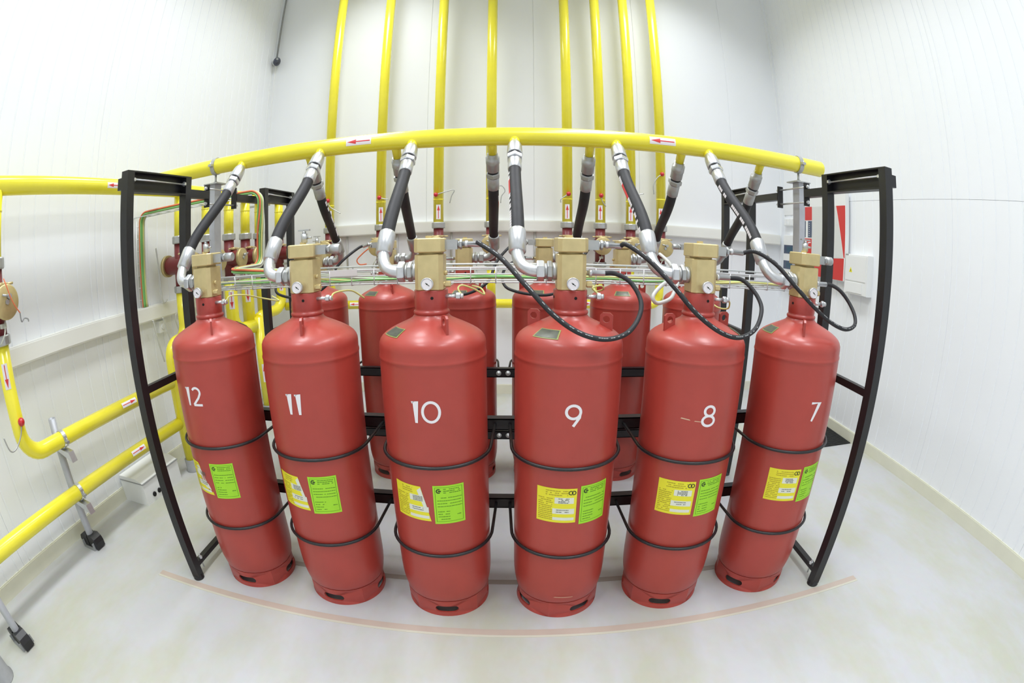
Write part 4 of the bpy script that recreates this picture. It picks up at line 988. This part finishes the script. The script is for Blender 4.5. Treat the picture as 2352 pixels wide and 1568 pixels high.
rb = face(fc, 'red_field', 'sign_red', [(1.640, 1.240), (2.149, 1.240), (2.149, 1.400), (1.640, 1.425)], D1)
face(rb, 'white_mark', 'white_print', [(1.865, 1.262), (1.945, 1.262), (1.945, 1.274), (1.865, 1.274)], D1+0.0016, 0.0006)
face(rb, 'white_mark', 'white_print', [(1.875, 1.286), (1.925, 1.286), (1.925, 1.296), (1.875, 1.296)], D1+0.0016, 0.0006)
face(fc, 'grey_field', 'sign_grey', [(1.650, 1.428), (2.145, 1.405), (2.145, 1.868), (1.768, 1.868)], D1)
face(fc, 'red_wedge', 'sign_red', [(1.632, 1.430), (1.645, 1.432), (1.762, 1.868), (1.632, 1.868)], D1)
eb = wall_box('breaker_box', 1.315, 1.615, 1.150, 1.470, 0.07, 'plastic_white', 'white breaker box with yellow warning triangle on the right wall', 'electrical box')
face(eb, 'door', 'plastic_white', [(1.335, 1.26), (1.60, 1.26), (1.60, 1.455), (1.335, 1.455)], 0.07, 0.004)
wt = face(eb, 'warning_triangle', 'sticker_yellow', [(1.515, 1.325), (1.56, 1.325), (1.5375, 1.367)], 0.074, 0.0008)
face(wt, 'bolt_mark', 'ink', [(1.5345, 1.332), (1.5405, 1.332), (1.5405, 1.348), (1.5345, 1.348)], 0.0749, 0.0004)
face(eb, 'grey_tag', 'plastic_grey', [(1.575, 1.458), (1.612, 1.458), (1.612, 1.469), (1.575, 1.469)], 0.07)
face(eb, 'lower_flap', 'plastic_white', [(1.37, 1.165), (1.58, 1.165), (1.58, 1.245), (1.37, 1.245)], 0.07, 0.006)
cb = wall_box('control_cabinet', 2.40, 2.665, 1.155, 1.60, 0.08, 'plastic_white', 'white cabinet with two dark windows in the back right corner', 'electrical box')
for z0, z1 in ((1.415, 1.50), (1.262, 1.345)):
    wn = face(cb, 'window', 'window_dark', [(2.42, z0), (2.655, z0), (2.655, z1), (2.42, z1)], 0.08)
    face(wn, 'display', 'window_core', [(2.44, z0+0.015), (2.60, z0+0.015), (2.60, z1-0.015), (2.44, z1-0.015)], 0.0816, 0.0006)
sw = wall_box('thermostat', 2.48, 2.66, 1.690, 1.765, 0.03, 'plastic_white', 'small white thermostat plate above the corner cabinet', 'switch')
for y in (2.50, 2.555, 2.61): face(sw, 'key', 'plastic_white', [(y, 1.70), (y+0.045, 1.70), (y+0.045, 1.755), (y, 1.755)], 0.03, 0.004)
pp = wall_box('notice_plate', 2.49, 2.66, 1.80, 1.93, 0.006, 'plastic_white', 'blank white plate on the wall above the thermostat', 'plate', 0.001)
# rubber door mat with ribs
mt = thing('door_mat', (2.60, 1.55, 0), 'black ribbed rubber mat on the floor by the right wall', 'mat')
MB().box((2.20, 1.19, 0), (XR-0.015, 1.95, 0.004)).build('base', 'mat_black', mt)
for k in range(38): MB().box((2.205, 1.195+k*0.02, 0.004), (XR-0.02, 1.205+k*0.02, 0.010)).build('rib', 'mat_black', mt)
# back wall conduits below the trunking
for k, (px, py0, py1) in enumerate(((797, 528, 600), (912, 522, 640), (1037, 522, 640), (1229, 520, 610))):
    a = at(px, py0, YB-0.012); MB().cyl((a.x, YB-0.012, 1.20), (a.x, YB-0.012, 1.49), 0.009, 8).single('wall_conduit', 'flex_grey', 'thin pale conduit below the back wall trunking near the %s riser' % ('first', 'second', 'third', 'fourth')[k], 'conduit', 'conduits below the back wall trunking')
